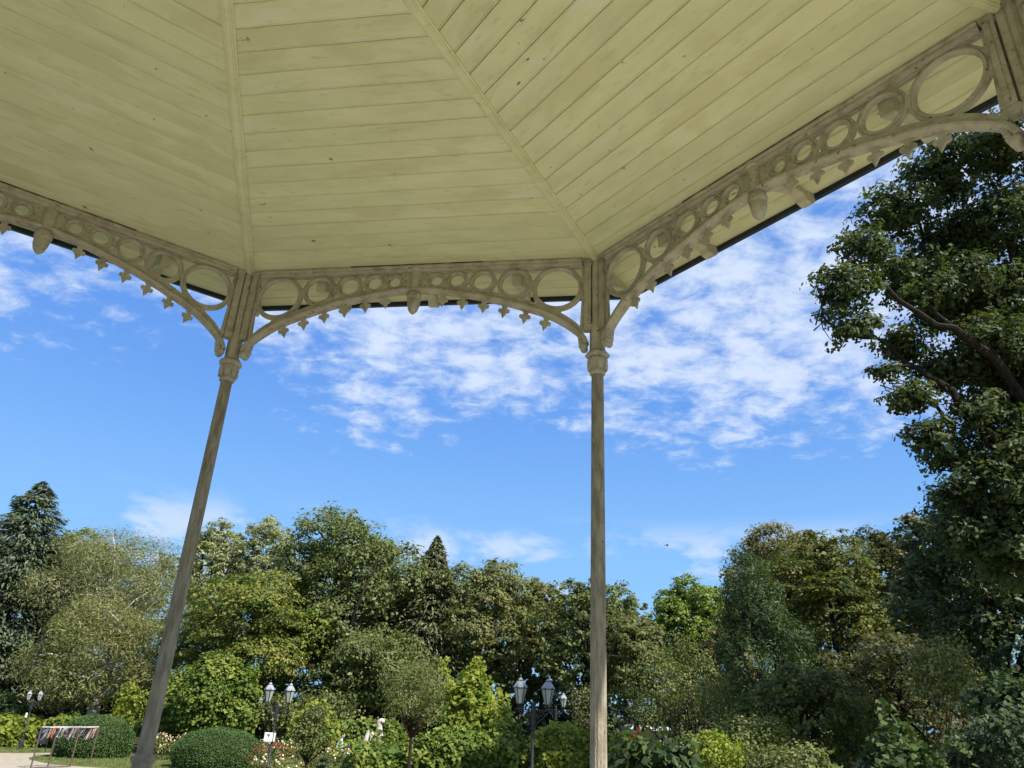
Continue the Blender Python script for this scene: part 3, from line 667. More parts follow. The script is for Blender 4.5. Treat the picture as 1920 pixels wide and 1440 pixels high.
def hedge(name, label, a, b, depth, h, mat, seed, ls=0.10, n=6000, shape='ivy', lump=0.22, cat='hedge', group=None, top_round=0.5, core=True, strands=0, hfun=None, jag=0.0):
    """a climber- or ivy-covered bank from ground point a to b (x, y), depth and height in metres"""
    rg = np.random.default_rng(seed); a = np.array(a, float); b = np.array(b, float); L = np.linalg.norm(b-a); t = (b-a)/L; nr = np.array([t[1], -t[0]])
    if nr[1] > 0: nr = -nr                                   # towards the camera
    mid = (a+b)/2; g = gz(*mid); root = empty(name, (mid[0], mid[1], g)); tag(root, label, cat, group)
    loc = np.array([mid[0], mid[1], g])
    # a rounded cross-section: angle 0 (front foot) .. pi (back foot)
    s = rg.uniform(-0.5, 0.5, n); th = np.clip(rg.beta(1.1, 1.5, n)*math.pi*1.0, 0.0, math.pi)
    e = 0.55; cx = np.sign(np.cos(th))*np.abs(np.cos(th))**e; cz = np.abs(np.sin(th))**e
    hh = h*(np.ones(n) if hfun is None else hfun(s+0.5))
    endr = np.minimum(1, (0.5-np.abs(s))*L/(0.45*depth+0.05))**0.5
    P2 = np.stack([mid[0]+t[0]*s*L+nr[0]*cx*depth/2*endr, mid[1]+t[1]*s*L+nr[1]*cx*depth/2*endr, g+cz*hh*(0.75+0.25*endr)], 1)
    Nn = np.stack([nr[0]*cx+t[0]*s*0.4, nr[1]*cx+t[1]*s*0.4, cz*0.9+0.1], 1); Nn = unit(Nn)
    bp = bumpn(P2, 2.2/max(0.5, h*0.5), rg.uniform(0, 9, 3)); dsp = lump*bp+rg.normal(size=n)*lump*0.35
    P = P2+Nn*dsp[:, None]
    if jag: 
        k = rg.random(n) < 0.06; P[k, 2] += rg.random(k.sum())*jag*(cz[k] > 0.8)
    P[:, 2] = np.maximum(P[:, 2], g+0.03)
    tt = 0.45+0.30*bp+rg.normal(size=n)*0.22
    NN_ = Nn*0.8+np.array([0, 0, 0.35])+rg.normal(size=(n, 3))*0.5
    leaves('foliage', P-loc, NN_, ls*rg.uniform(0.65, 1.3, n), tt, LM[mat], root, shape, seed, np.tile([0, 0, -1.0], (n, 1))); TRI[0] += n*(len(TPL[shape])-2)
    if core:
        nc = 26; mb = MB(); vs = []; rows = 9
        for j in range(nc+1):
            q = j/nc-0.5; en = max(0.15, min(1, (0.5-abs(q))*L/(0.45*depth+0.05)))**0.5
            for k in range(rows):
                w = math.pi*k/(rows-1); X = math.copysign(abs(math.cos(w))**e, math.cos(w))*0.66; Z = abs(math.sin(w))**e*0.80
                hq = h*(1 if hfun is None else float(hfun(np.array([q+0.5]))[0]))
                p = np.array([mid[0]+t[0]*q*L*0.96+nr[0]*X*depth/2*en, mid[1]+t[1]*q*L*0.96+nr[1]*X*depth/2*en, g+Z*hq*(0.75+0.25*en)-0.02]); bpv = bumpn(p[None], 2.2/max(0.5, h*0.5), 0)[0]
                vs.append(p-loc)
        fs = [(j*rows+k, j*rows+k+1, (j+1)*rows+k+1, (j+1)*rows+k) for j in range(nc) for k in range(rows-1)]
        fs += [tuple(range(rows)), tuple(nc*rows+k for k in range(rows-1, -1, -1))]
        mb.add(vs, fs, True).build('shade_core', LMC, root)  # added solid core that stops see-through; shade between leaves is its colour
    for q in range(strands):
        add_strand(root, loc, mid+t*rg.uniform(-0.45, 0.45)*L+nr*rg.uniform(0, 0.4)*depth, g+h*rg.uniform(0.85, 1.0), rg, mat, ls)
    return root
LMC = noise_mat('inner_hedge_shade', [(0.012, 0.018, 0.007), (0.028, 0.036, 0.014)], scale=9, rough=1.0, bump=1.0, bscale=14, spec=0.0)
def strand_pts(p0, p1, sag, n):
    t = np.linspace(0, 1, n)[:, None]; P = p0+(p1-p0)*t; P[:, 2] += (4*sag*t*(1-t))[:, 0]; return P
def strand_leaves(root, loc, pts, mat, ls, rg, name='vine_shoot'):
    n = len(pts)*3; k = np.repeat(np.arange(len(pts)), 3); P = pts[k]+rg.normal(size=(n, 3))*ls*0.45
    o = leaves(name, P-loc, rg.normal(size=(n, 3))*0.6+np.array([0, -0.5, 0.6]), ls*rg.uniform(0.6, 1.2, n), rg.normal(0.75, 0.2, n), LM[mat], root, 'ivy', int(rg.integers(1e6)))
    TRI[0] += n*4
def add_strand(root, loc, xy, z, rg, mat, ls):
    p0 = np.array([xy[0], xy[1], z]); p1 = p0+np.array([rg.uniform(-0.7, 0.7), rg.uniform(-0.4, 0.1), rg.uniform(-0.5, 0.25)])
    strand_leaves(root, loc, strand_pts(p0, p1, rg.uniform(0.1, 0.4), 14), mat, ls, rg)
def bush(name, label, u, vtop, hw, D, vbot, mat, seed, ls=0.08, n=2500, shape='leaf', cat='shrub', group=None, stems=10, clr=0.16, tvar=0.25, asp=0.9, flat=0.8, trunk_h=0.0, ground=True, lobesub=6, up=0.45, droop=0.0, outw=0.5, stem_r=0.014, lo=0.45):
    """loose shrub or small standard tree with visible stems"""
    rg = np.random.default_rng(seed); c = at(u, (vtop+vbot)/2, D); x, y = c[0], D; zt, zb = zat(x, y, vtop), zat(x, y, vbot); g = gz(x, y)
    w = hw*proj(c)[2]/F_PX; trunk_h = max(trunk_h, (zb-g)*0.92) if trunk_h else 0.0; zb = max(zb, g+0.05); cz = (zt+zb)/2; h = (zt-zb)/2
    root = empty(name, (x, y, g)); tag(root, label, cat, group); loc = np.array([x, y, g])
    lobes = [((x, y, cz), (w*0.75, w*0.75*asp, h*0.8))]
    for q in fib(lobesub, rg): lobes.append(((x+q[0]*w*0.6, y+q[1]*w*0.6*asp, cz+q[2]*h*0.66), (w*0.40, w*0.40*asp, h*0.40)))
    nl = 18; P, Nn, tt, cc = foliage(rg, lobes, max(8, n//nl), nl, clr, flat, tvar=tvar, lo=lo, hi=1.05, under=-0.9, up=up, droop=droop, outw=outw)
    ok = P[:, 2] > g+0.03; P, Nn, tt = P[ok], Nn[ok], tt[ok]
    leaves('foliage', P-loc, Nn, ls*rg.uniform(0.65, 1.3, len(P)), tt, LM[mat], root, shape, seed); TRI[0] += len(P)*(len(TPL[shape])-2)
    mb = MB()
    if trunk_h:
        mb.tube([(0, 0, -0.05), (0.02, 0, trunk_h*0.6), (0.0, 0.0, trunk_h+0.2*h)], [stem_r*2.2, stem_r*1.8, stem_r*1.5], 8)
        a0 = np.array([0, 0, trunk_h])
        for i in rg.permutation(len(cc))[:stems]: limb(mb, a0, cc[i]-loc, stem_r*0.9, stem_r*0.25, rg, n=5, seg=4)
    else:
        for i in rg.permutation(len(cc))[:stems]: limb(mb, np.array([rg.normal()*0.12*w, rg.normal()*0.12*w, -0.05]), cc[i]-loc, stem_r, stem_r*0.3, rg, n=5, seg=5)
    mb.build('stems', M_BARK, root)
    return root
def dome(name, label, u, vtop, hw, D, vbot, seed, n=16000, ls=0.075, group='clipped box domes'):
    rg = np.random.default_rng(seed); c = at(u, vbot-5, D); x, y = c[0], D; g = gz(x, y); zt = zat(x, y, vtop); w = hw*proj((x, y, g+1))[2]/F_PX; h = zt-g
    root = empty(name, (x, y, g)); tag(root, label, 'topiary', group)
    d = unit(rg.normal(size=(n, 3))); d[:, 2] = np.abs(d[:, 2])*1.0
    zc = 0.42*h                                            # widest row
    def surf(d):
        ang = np.arctan2(d[:, 2], np.hypot(d[:, 0], d[:, 1])); hv = unit(np.stack([d[:, 0], d[:, 1], np.zeros(len(d))], 1))
        tz = rg.random(len(d)) if False else None
        return ang, hv
    zz = rg.random(n); rprof = np.where(zz < 0.36, 0.90+0.10*np.sin(zz/0.36*math.pi/2), np.sqrt(np.clip(1-((zz-0.36)/0.64)**2.1, 0, 1)))
    k = rg.random(n) < (0.25+0.75*np.maximum(rprof, 0.35)); zz, rprof = zz[k], rprof[k]; m = len(zz)
    # extra points on the cap
    rc = np.sqrt(rg.random(m//3))*0.75; zc2 = 0.36+0.64*(1-rc**2)**(1/2.1); zz = np.concatenate([zz, zc2]); rprof = np.concatenate([rprof, rc]); m = len(zz)
    a = rg.uniform(0, 2*math.pi, m); P = np.stack([np.cos(a)*rprof*w, np.sin(a)*rprof*w, zz*h], 1)
    nz = np.where(zz < 0.36, -0.05, (zz-0.36)/0.64*1.2); Nn = unit(np.stack([np.cos(a)*rprof, np.sin(a)*rprof, nz], 1))
    bp = bumpn(P, 2.6, rg.uniform(0, 9, 3)); P = P+Nn*(bp*0.07+rg.normal(size=m)*0.028+(rg.random(m) < 0.012)*rg.random(m)*0.16)[:, None]
    leaves('foliage', P, Nn*0.45+np.array([0, 0, 0.3])+rg.normal(size=(m, 3))*0.55, ls*rg.uniform(0.7, 1.3, m), 0.5+0.22*bp+rg.normal(size=m)*0.22, LM['box'], root, 'leaf', seed); TRI[0] += 2*m
    MB().lathe([(0.84*w, 0.0), (0.93*w, 0.18*h), (0.95*w, 0.36*h), (0.90*w, 0.60*h), (0.74*w, 0.78*h), (0.45*w, 0.91*h), (0.02, 0.955*h)], 32).build('shade_core', LMC, root)  # solid dark core under the leaves, inner shade put into its colour
    return root

# ================================================================== TREES (far to near)
def far_wood():
    rg = np.random.default_rng(77); Ps = []; Ns = []; ts = []
    for u in np.arange(-220, 2250, 62):
        D = 92+rg.uniform(-6, 8); vt = np.interp(u, [-220, 0, 330, 640, 800, 1000, 1200, 1400, 1600, 2250], [1000, 1005, 1025, 1050, 1078, 1102, 1135, 1100, 1060, 1040])+rg.uniform(-14, 14)
        c = at(u, 1240, D); x = c[0]; zt = zat(x, D, vt); g = gz(x, D); w = 4.6*rg.uniform(0.8, 1.2); h = (zt-g)/2
        lobes = [((x, D, g+h), (w, w*0.6, h))]+[((x+q[0]*w*0.6, D+q[1]*w*0.4, g+h+q[2]*h*0.7), (w*0.45, w*0.4, h*0.32)) for q in fib(8, rg)]
        P, Nn, tt, _ = foliage(rg, lobes, 95, 18, 1.0, 0.6, under=-1.0); Ps.append(P); Ns.append(Nn); ts.append(tt*0.8)
    P = np.concatenate(Ps); o = leaves('far_wood', P, np.concatenate(Ns), 0.62*rg.uniform(0.7, 1.3, len(P)), np.concatenate(ts), LM['oak'], None, 'leaf', 77); TRI[0] += 2*len(P)
    tag(o, 'mass of distant trees closing the view behind the park wood', 'wood', kind='stuff')
far_wood()
conifer('fir_tree', 'tall blue-green fir at the far left edge of the wood', 14, 905, 190, 66, 1345, 'spruce', 1, n=3000, ls=0.56, pw=0.62)
tree('oak_tree', 'dark treetop showing behind the birch beside the fir', 130, 992, 85, 78, 1200, 'oak', 2, ls=0.34, dens=0.7)
tree('birch_tree', 'broad olive birch with white branches left of the leaning column', 200, 986, 138, 68, 1240, 'birch', 3, ls=0.27, dens=1.3, bark=M_BIRCH, shape='long', droop=0.35, limbs=26, flat=0.9, tr=0.22)
tree('birch_tree', 'low drooping olive birch in front of the white-branched birch', 200, 1120, 125, 59, 1350, 'olive', 4, ls=0.27, dens=1.3, bark=M_BIRCH, shape='long', droop=0.6, flat=1.0, tvar=0.3)
tree('ash_tree', 'pale thin-crowned ash just right of the leaning column', 398, 962, 62, 76, 1180, 'pale', 5, ls=0.26, dens=0.62, limbs=14)
ash = tree('ash_tree', 'pale open-crowned ash with mistletoe balls next to the big oak', 497, 964, 58, 76, 1160, 'pale', 6, ls=0.26, dens=0.55, limbs=16)
tree('hornbeam_tree', 'yellowing hornbeam with layered boughs behind the lamp with the white sign', 465, 1066, 140, 59, 1330, 'yellow', 7, ls=0.25, dens=1.0, flat=0.28, droop=0.45, up=0.8, sub=10)
tree('maple_tree', 'small bright yellow-green tree at the right edge of the yellowing hornbeam', 590, 1128, 42, 58, 1240, 'bright', 8, ls=0.24, dens=0.9, limbs=6)
tree('oak_tree', 'largest round-topped oak in the middle of the wood', 640, 962, 132, 63, 1290, 'oak', 9, ls=0.30, dens=0.95, limbs=22, sub=12, tr=0.42, flat=0.6)
tree('oak_tree', 'lower oak crown under the largest oak above the rose bed', 690, 1165, 105, 60, 1345, 'oak', 10, ls=0.26, dens=1.0, tvar=0.2)
tree('oak_tree', 'narrow olive oak between the largest oak and the spruce', 762, 1050, 55, 66, 1330, 'olive', 11, ls=0.28, dens=0.9)
conifer('spruce_tree', 'pointed olive spruce rising right of the largest oak', 806, 1006, 130, 64, 1330, 'spruce2', 12, n=2000, ls=0.50, pw=0.80)
tree('oak_tree', 'brownish oak whose top is just right of the spruce', 915, 1046, 105, 65, 1320, 'olive', 13, ls=0.28, dens=0.95, limbs=18, sub=10)
tree('oak_tree', 'slim russet oak between the brownish oak and the upright column', 1015, 1076, 52, 66, 1330, 'rust', 14, ls=0.28, dens=0.8)
tree('oak_tree', 'green oak standing behind the upright column', 1100, 1070, 88, 60, 1340, 'oak', 15, ls=0.27, dens=0.85, limbs=20, sub=11)
tree('oak_tree', 'leaner green oak with ragged right edge right of the upright column', 1172, 1092, 46, 64, 1330, 'oak', 16, ls=0.27, dens=0.75, limbs=12)
tree('lime_tree', 'grey-green round tree low between the column and the bright green maple', 1190, 1138, 62, 57, 1330, 'olive', 17, ls=0.25, dens=0.9, tvar=0.2)
tree('maple_tree', 'bright green maple with rounded top right of the upright column', 1288, 1078, 72, 68, 1290, 'bright', 18, ls=0.27, dens=1.0)
tree('oak_tree', 'treetop peeping over the gap left of the dark feathery tree', 1345, 1088, 30, 74, 1250, 'olive', 19, ls=0.27, dens=0.8)
tree('hornbeam_tree', 'rust-tinged hornbeam left of the dark feathery tree', 1368, 1128, 58, 46, 1390, 'rust', 20, ls=0.22, dens=0.9, tvar=0.35)
tree('oak_tree', 'rusty-leaved oak whose branch reaches left above the dark feathery tree', 1478, 982, 112, 50, 1280, 'rust', 21, ls=0.22, dens=0.85, limbs=14)
tree('cypress_tree', 'dark green feathery tree right of the rust-tinged hornbeam', 1425, 1030, 92, 33, 1440, 'feather', 22, ls=0.17, dens=0.85, shape='long', flat=1.0, cone=0.6, tvar=0.18)
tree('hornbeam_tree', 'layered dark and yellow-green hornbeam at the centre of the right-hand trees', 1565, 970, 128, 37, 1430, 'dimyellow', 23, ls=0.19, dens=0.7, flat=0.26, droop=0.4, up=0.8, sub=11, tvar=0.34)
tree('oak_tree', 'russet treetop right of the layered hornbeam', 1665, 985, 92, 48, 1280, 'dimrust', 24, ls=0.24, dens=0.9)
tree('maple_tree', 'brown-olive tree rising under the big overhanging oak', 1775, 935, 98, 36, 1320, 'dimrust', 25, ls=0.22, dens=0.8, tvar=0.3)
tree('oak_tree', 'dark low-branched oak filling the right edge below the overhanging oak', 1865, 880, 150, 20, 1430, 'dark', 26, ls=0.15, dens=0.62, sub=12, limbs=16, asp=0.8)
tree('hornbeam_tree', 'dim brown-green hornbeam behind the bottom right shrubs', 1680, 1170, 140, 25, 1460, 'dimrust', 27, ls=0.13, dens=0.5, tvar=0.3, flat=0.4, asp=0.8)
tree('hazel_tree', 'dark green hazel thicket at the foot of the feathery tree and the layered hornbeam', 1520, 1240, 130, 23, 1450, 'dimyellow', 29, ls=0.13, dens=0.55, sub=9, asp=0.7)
bush('elder_shrub', 'shrub with sunlight painted into its pale leaves among the dark right-hand trees', 1755, 1175, 75, 17, 1330, 'lit', 28, ls=0.085, n=2600, group='loose shrubs', clr=0.28, asp=0.6)
# mistletoe balls hang in the pale ash
for k, (u, v) in enumerate([(470, 990), (482, 1040), (505, 1010), (515, 1052)]):
    rg = np.random.default_rng(200+k); p = at(u, v, 75.4); dvec = unit(rg.normal(size=(220, 3))); P = p+dvec*(rg.random((220, 1))**0.5)*0.62
    o = leaves('mistletoe', P-np.array(ash.location), dvec+rg.normal(size=(220, 3))*0.5, 0.2, rg.normal(0.4, 0.2, 220), LM['yellow'], ash, 'long', k)

# ------------------------------------------------------------------ the overhanging oak, near on the right
def near_oak():
    rg = np.random.default_rng(31); base = at(2130, 1370, 15.0); x0, y0 = base[0], 15.0; g = gz(x0, y0)
    root = empty('oak_tree', (x0, y0, g)); tag(root, 'big dark oak overhanging from the upper right edge', 'tree', 'trees of the park wood'); loc = np.array([x0, y0, g])
    spec = [(1618, 470, 62, 14.6), (1590, 545, 60, 14.2), (1555, 520, 36, 14.0), (1600, 620, 52, 14.4), (1680, 400, 80, 15.2), (1700, 520, 82, 15.4), (1690, 650, 60, 14.8), (1760, 330, 90, 15.0),
            (1850, 290, 110, 14.4), (1790, 450, 92, 16.0), (1880, 420, 100, 14.8), (1780, 580, 86, 15.4), (1880, 580, 100, 15.2), (1700, 745, 48, 14.6), (1770, 700, 74, 15.4), (1870, 720, 95, 15.8),
            (1745, 820, 52, 14.8), (1800, 850, 70, 15.2), (1890, 860, 86, 15.0), (1790, 930, 50, 15.0), (1870, 960, 80, 15.4), (1960, 500, 130, 15.5), (1980, 750, 130, 15.8),
            (2060, 420, 130, 16), (2060, 680, 130, 16), (1850, 640, 80, 14.6), (1925, 660, 90, 14.8), (1835, 780, 70, 14.8), (1905, 930, 90, 15.0), (1840, 905, 60, 14.8), (1925, 400, 90, 14.6), (1745, 555, 60, 14.6), (1820, 520, 70, 14.5), (1935, 830, 90, 15.2), (1860, 1010, 90, 15.4), (1790, 1000, 50, 15.2), (1920, 1040, 100, 15.4), (1545, 595, 26, 14.2), (1660, 700, 34, 14.6)]
    lobes = []
    for u, v, r, D in spec:
        c = at(u, v, D); w = r*proj(c)[2]/F_PX; lobes.append((tuple(c), (w*0.92, w*0.9, w*0.62)))
    P, Nn, tt, cc = foliage(rg, lobes, 3500, 24, 0.29, 0.6, up=0.5, lo=0.30, hi=1.05, under=-0.95, tvar=0.24)
    leaves('crown', P-loc, Nn, 0.142*rg.uniform(0.65, 1.3, len(P)), tt, LM['nearoak'], root, 'oak', 31); TRI[0] += len(P)*6
    mb = MB(); top = np.array([x0-0.3, y0, 10.5]); b = np.array([x0, y0, g-0.1])
    mb.tube([b-loc, (b*2+top)/3-loc, (b+top*2)/3-loc, top-loc], [0.55, 0.42, 0.34, 0.2], 12)
    mains = []
    for t, (u, v, D) in ((0.62, (1720, 740, 14.8)), (0.70, (1640, 620, 14.6)), (0.80, (1600, 500, 14.4)), (0.90, (1720, 400, 15.2)), (0.98, (1830, 290, 14.8))):
        a = b+(top-b)*t; e = at(u, v, D); o = rg.normal(size=3)*0.5; pts = []
        for i in range(13):
            q = i/12; pts.append(a+(e-a)*q+o*math.sin(math.pi*q)+np.array([0, 0, 0.25*math.sin(q*9+t*30)])+rg.normal(size=3)*0.06)
        mb.tube([p-loc for p in pts], [0.13*(1-0.80*i/12) for i in range(13)], 8); mains += pts[3:]
    mains = np.array(mains)
    for c, r in lobes:
        c = np.array(c); a = mains[np.argmin(((mains-c)**2).sum(1)+rg.random(len(mains))*0.6)]
        limb(mb, a-loc, c-loc, 0.045, 0.02, rg, 0.16, 6, 6)
        near = cc[np.argsort(((cc-c)**2).sum(1))[:40:4]]
        for q in near: limb(mb, c-loc+rg.normal(size=3)*0.15, q-loc, 0.018, 0.006, rg, 0.15, 5, 4)
    mb.build('trunk', M_BARK, root)
near_oak()

# ================================================================== UNDERGROWTH, HEDGES, SHRUBS
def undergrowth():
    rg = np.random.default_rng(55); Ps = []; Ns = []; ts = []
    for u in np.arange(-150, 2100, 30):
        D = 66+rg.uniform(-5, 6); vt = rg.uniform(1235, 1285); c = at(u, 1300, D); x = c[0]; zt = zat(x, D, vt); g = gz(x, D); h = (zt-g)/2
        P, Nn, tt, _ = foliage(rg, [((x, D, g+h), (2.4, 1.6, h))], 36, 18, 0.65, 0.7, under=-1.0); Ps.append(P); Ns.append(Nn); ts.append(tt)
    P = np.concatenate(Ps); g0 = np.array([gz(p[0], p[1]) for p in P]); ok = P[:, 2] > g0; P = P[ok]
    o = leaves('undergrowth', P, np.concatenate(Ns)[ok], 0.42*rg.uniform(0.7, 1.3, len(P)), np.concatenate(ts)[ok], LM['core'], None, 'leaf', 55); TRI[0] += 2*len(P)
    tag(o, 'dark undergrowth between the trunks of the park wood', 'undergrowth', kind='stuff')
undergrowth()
def gp(u, D):
    """ground point (x, y) that lies under photo column u near the horizon, D metres ahead"""
    v = 1400; p = at(u, v, D); return p[0], p[1]
def hz_(u, D, v):
    x, y = gp(u, D); return zat(x, y, v)-gz(x, y)
IVY_G = 'ivy covered banks'
hedge('ivy_hedge', 'sunlit ivy bank behind the lamp at the far left edge', gp(-70, 56), gp(92, 55.5), 3.0, hz_(20, 56, 1350), 'vine', 41, ls=0.26, n=5200, lump=0.30, cat='hedge', group=IVY_G, hfun=lambda s: 0.80+0.25*np.sin(s*math.pi))
hedge('ivy_hedge', 'ivy bank running behind the clipped dome on the left', gp(84, 55), gp(330, 53), 2.2, hz_(200, 54, 1352), 'ivy', 42, ls=0.25, n=5200, lump=0.25, group=IVY_G)
hedge('ivy_hedge', 'ivy bank behind the bench and the middle clipped dome', gp(318, 53), gp(520, 52.5), 2.2, hz_(420, 53, 1354), 'ivy', 43, ls=0.24, n=5600, lump=0.25, group=IVY_G)
hedge('ivy_hedge', 'ivy bank behind the seated person and the statue', gp(512, 53), gp(760, 52), 2.4, hz_(640, 53, 1352), 'ivy', 44, ls=0.24, n=5600, lump=0.25, group=IVY_G)
tree('ivy_tree', 'tree smothered in bright green ivy right of the leaning column', 398, 1222, 64, 50.5, 1400, 'ivy', 45, ls=0.17, dens=1.0, shape='ivy', flat=1.2, droop=0.9, sub=16, clr=0.40, tvar=0.34, group='trees of the park wood', cone=0.55)
tree('ivy_tree', 'ivy-draped tree half hidden behind the foot of the leaning column', 338, 1250, 46, 51.5, 1400, 'ivy', 145, ls=0.17, dens=0.9, shape='ivy', flat=1.2, droop=0.9, sub=12, clr=0.38, tvar=0.34, cone=0.5)
tree('ivy_tree', 'smaller ivy-clad tree left of the lamp with the white sign', 445, 1240, 48, 51, 1400, 'ivy', 46, ls=0.19, dens=1.0, shape='ivy', flat=1.0, droop=0.8, cone=0.3)
bush('sumac_shrub', 'blue-green feathery shrub at the left edge above the ivy bank', 12, 1295, 42, 58, 1362, 'feather', 47, ls=0.34, n=1500, shape='long', group='loose shrubs', clr=0.5, up=0.2)
bush('standard_tree', 'small yellow-leaved standard tree behind the left clipped dome', 246, 1278, 36, 50.5, 1368, 'vine', 48, ls=0.20, n=1100, cat='tree', group='small standard trees', clr=0.42, trunk_h=1.2, stem_r=0.04)
bush('laurel_shrub', 'low dark shrub under the largest oak behind the ivy bank', 610, 1290, 70, 53, 1375, 'oak', 49, ls=0.24, n=2400, group='loose shrubs', clr=0.6)
bush('hazel_shrub', 'rounded mid-green shrub between the two lamps on the left', 520, 1300, 40, 51, 1370, 'shrub', 50, ls=0.22, n=1500, group='loose shrubs', clr=0.5)
dome('topiary_dome', 'smooth clipped box dome behind the ribbon rack', 172, 1341, 68, 46.5, 1417, 51)
dome('topiary_dome', 'large clipped box dome right of the leaning column', 405, 1366, 81, 41.0, 1434, 52, n=20000, ls=0.062)
dome('topiary_dome', 'clipped box ball half hidden behind the upright column', 1112, 1368, 22, 24.0, 1410, 53, n=5000, ls=0.05)

# roses
M_STEMS = noise_mat('rose_stem', [(0.05, 0.06, 0.02), (0.10, 0.07, 0.03)], scale=10, rough=0.8)
FLW = {'cream': leaf_mat('cream_rose_petal', (0.62, 0.42, 0.26), (0.74, 0.58, 0.38), (0.80, 0.70, 0.52), trans=0.2, tcol=(1, 0.9, 0.8)),
       'red': leaf_mat('red_rose_petal', (0.16, 0.012, 0.012), (0.26, 0.025, 0.022), (0.36, 0.06, 0.05), trans=0.2, tcol=(1, 0.6, 0.6)),
       'white': leaf_mat('white_rose_petal', (0.66, 0.62, 0.54), (0.76, 0.73, 0.66), (0.82, 0.80, 0.74), trans=0.2, tcol=(1, 1, 0.95)),
       'peach': leaf_mat('peach_rose_petal', (0.50, 0.24, 0.13), (0.60, 0.32, 0.18), (0.68, 0.42, 0.26), trans=0.2, tcol=(1, 0.8, 0.7))}
def rose_bush(k, u, D, w, h, flower, nfl, label):
    rg = np.random.default_rng(300+k); x, y = gp(u, D); g = gz(x, y); root = empty('rose_bush', (x, y, g)); tag(root, label, 'rose bush', 'rose bushes in the beds')
    P, Nn, tt, cc = foliage(rg, [((0, 0, h*0.5), (w, w*0.8, h*0.48))], 34, 14, 0.20, 0.8, lo=0.4, under=-1.0)
    leaves('foliage', P, Nn, 0.10*rg.uniform(0.7, 1.3, len(P)), tt, LM['shrub'], root, 'leaf', k); TRI[0] += 2*len(P)
    d = unit(rg.normal(size=(nfl, 3))+np.array([0, -0.5, 0.9])); Pf = d*np.array([w, w*0.8, h*0.5])*rg.uniform(0.8, 1.08, (nfl, 1))+np.array([0, 0, h*0.52])
    n = 9; kk = np.repeat(np.arange(nfl), n); dd = unit(d[kk]*0.7+rg.normal(size=(nfl*n, 3))*0.8); Pp = Pf[kk]+dd*0.035
    leaves('blossoms', Pp, dd+d[kk]*0.4, 0.062*rg.uniform(0.7, 1.2, len(Pp)), rg.normal(0.55, 0.3, len(Pp)), FLW[flower], root, 'wide', k+7); TRI[0] += 2*len(Pp)
    mb = MB()
    for q in cc[:9]: limb(mb, (rg.normal()*0.08, rg.normal()*0.08, -0.04), q, 0.012, 0.005, rg, n=5, seg=4)
    mb.build('stems', M_STEMS, root)
_k = 0
for (us, Ds, fl, nf, hh, desc) in [((284, 303, 322, 343), (46, 47, 45.5, 46.5), 'cream', 30, 1.25, 'of four cream rose bushes between the leaning column and the middle dome'),
                         ((492, 512, 536, 560), (44, 45, 44.4, 45.2), 'cream', 20, 1.2, 'of four cream rose bushes nearest the bench behind the lamp'),
                         ((493, 514, 528), (38.5, 39.0, 38.6), 'red', 26, 1.15, 'of three red rose bushes by the lamp with the white sign'),
                         ((496, 520, 542), (33.5, 34.0, 33.6), 'cream', 16, 0.95, 'of three cream rose bushes in front of the red ones'),
                         ((580, 600, 622), (38, 39, 38.5), 'cream', 14, 1.2, 'of three pale rose bushes behind the dark-stemmed standard tree'),
                         ((640, 655), (41, 40.5), 'peach', 18, 1.0, 'of two peach rose bushes in front of the seated person'),
                         ((652, 664), (37, 37.5), 'white', 14, 1.1, 'of two white rose bushes at the left end of the climber hedge')]:
    ords = {2: ['left', 'right'], 3: ['left', 'middle', 'right'], 4: ['leftmost', 'inner left', 'inner right', 'rightmost']}[len(us)]
    for (u, D), od in zip(zip(us, Ds), ords):
        rose_bush(_k, u, D, 0.62, hh, fl, nf, f'{od} {desc}'); _k += 1
HED_G = 'climber hedges in front of the lamps'
hedge('climber_hedge', 'dense dark-green climber hedge left of the young standard tree', gp(652, 21.6), gp(800, 21.0), 1.8, hz_(700, 21.3, 1403), 'ivy', 61, ls=0.115, n=13000, lump=0.16, group=HED_G, strands=5, jag=0.25)
hedge('climber_hedge', 'bright climber hedge right of the young standard tree below the arbour', gp(775, 21.2), gp(968, 21.4), 1.8, hz_(860, 21.2, 1382), 'ivy', 62, ls=0.115, n=13000, lump=0.18, group=HED_G, strands=7, jag=0.25)
hedge('climber_hedge', 'yellow-green climber hedge between the main lamp and the upright column', gp(975, 22.5), gp(1130, 22.2), 1.9, hz_(1050, 22.4, 1374), 'vine', 63, ls=0.115, n=12000, lump=0.18, group=HED_G, strands=4, jag=0.2)
hedge('climber_hedge', 'yellow-green climber hedge just right of the upright column', gp(1130, 20.8), gp(1262, 21.0), 1.7, hz_(1190, 20.9, 1384), 'vine', 64, ls=0.11, n=9500, lump=0.18, group=HED_G, strands=3, jag=0.2)
arb = tree('vine_arbour', 'arbour heaped with yellow-green vine between the young standard tree and the main lamp', 885, 1246, 58, 23.5, 1430, 'vine', 65, ls=0.13, dens=0.75, shape='ivy', cat='arbour', group='vine arbours', flat=1.0, droop=0.9, limbs=12, clr=0.36, tr=0.05)
tree('vine_arbour', 'lower vine heap that joins the arbour to the main lamp', 940, 1352, 36, 22.5, 1440, 'ivy', 66, ls=0.115, dens=0.7, shape='ivy', cat='arbour', group='vine arbours', flat=1.0, droop=0.9, limbs=6, clr=0.28, tr=0.04)
rg_ = np.random.default_rng(91); aloc = np.array(arb.location)
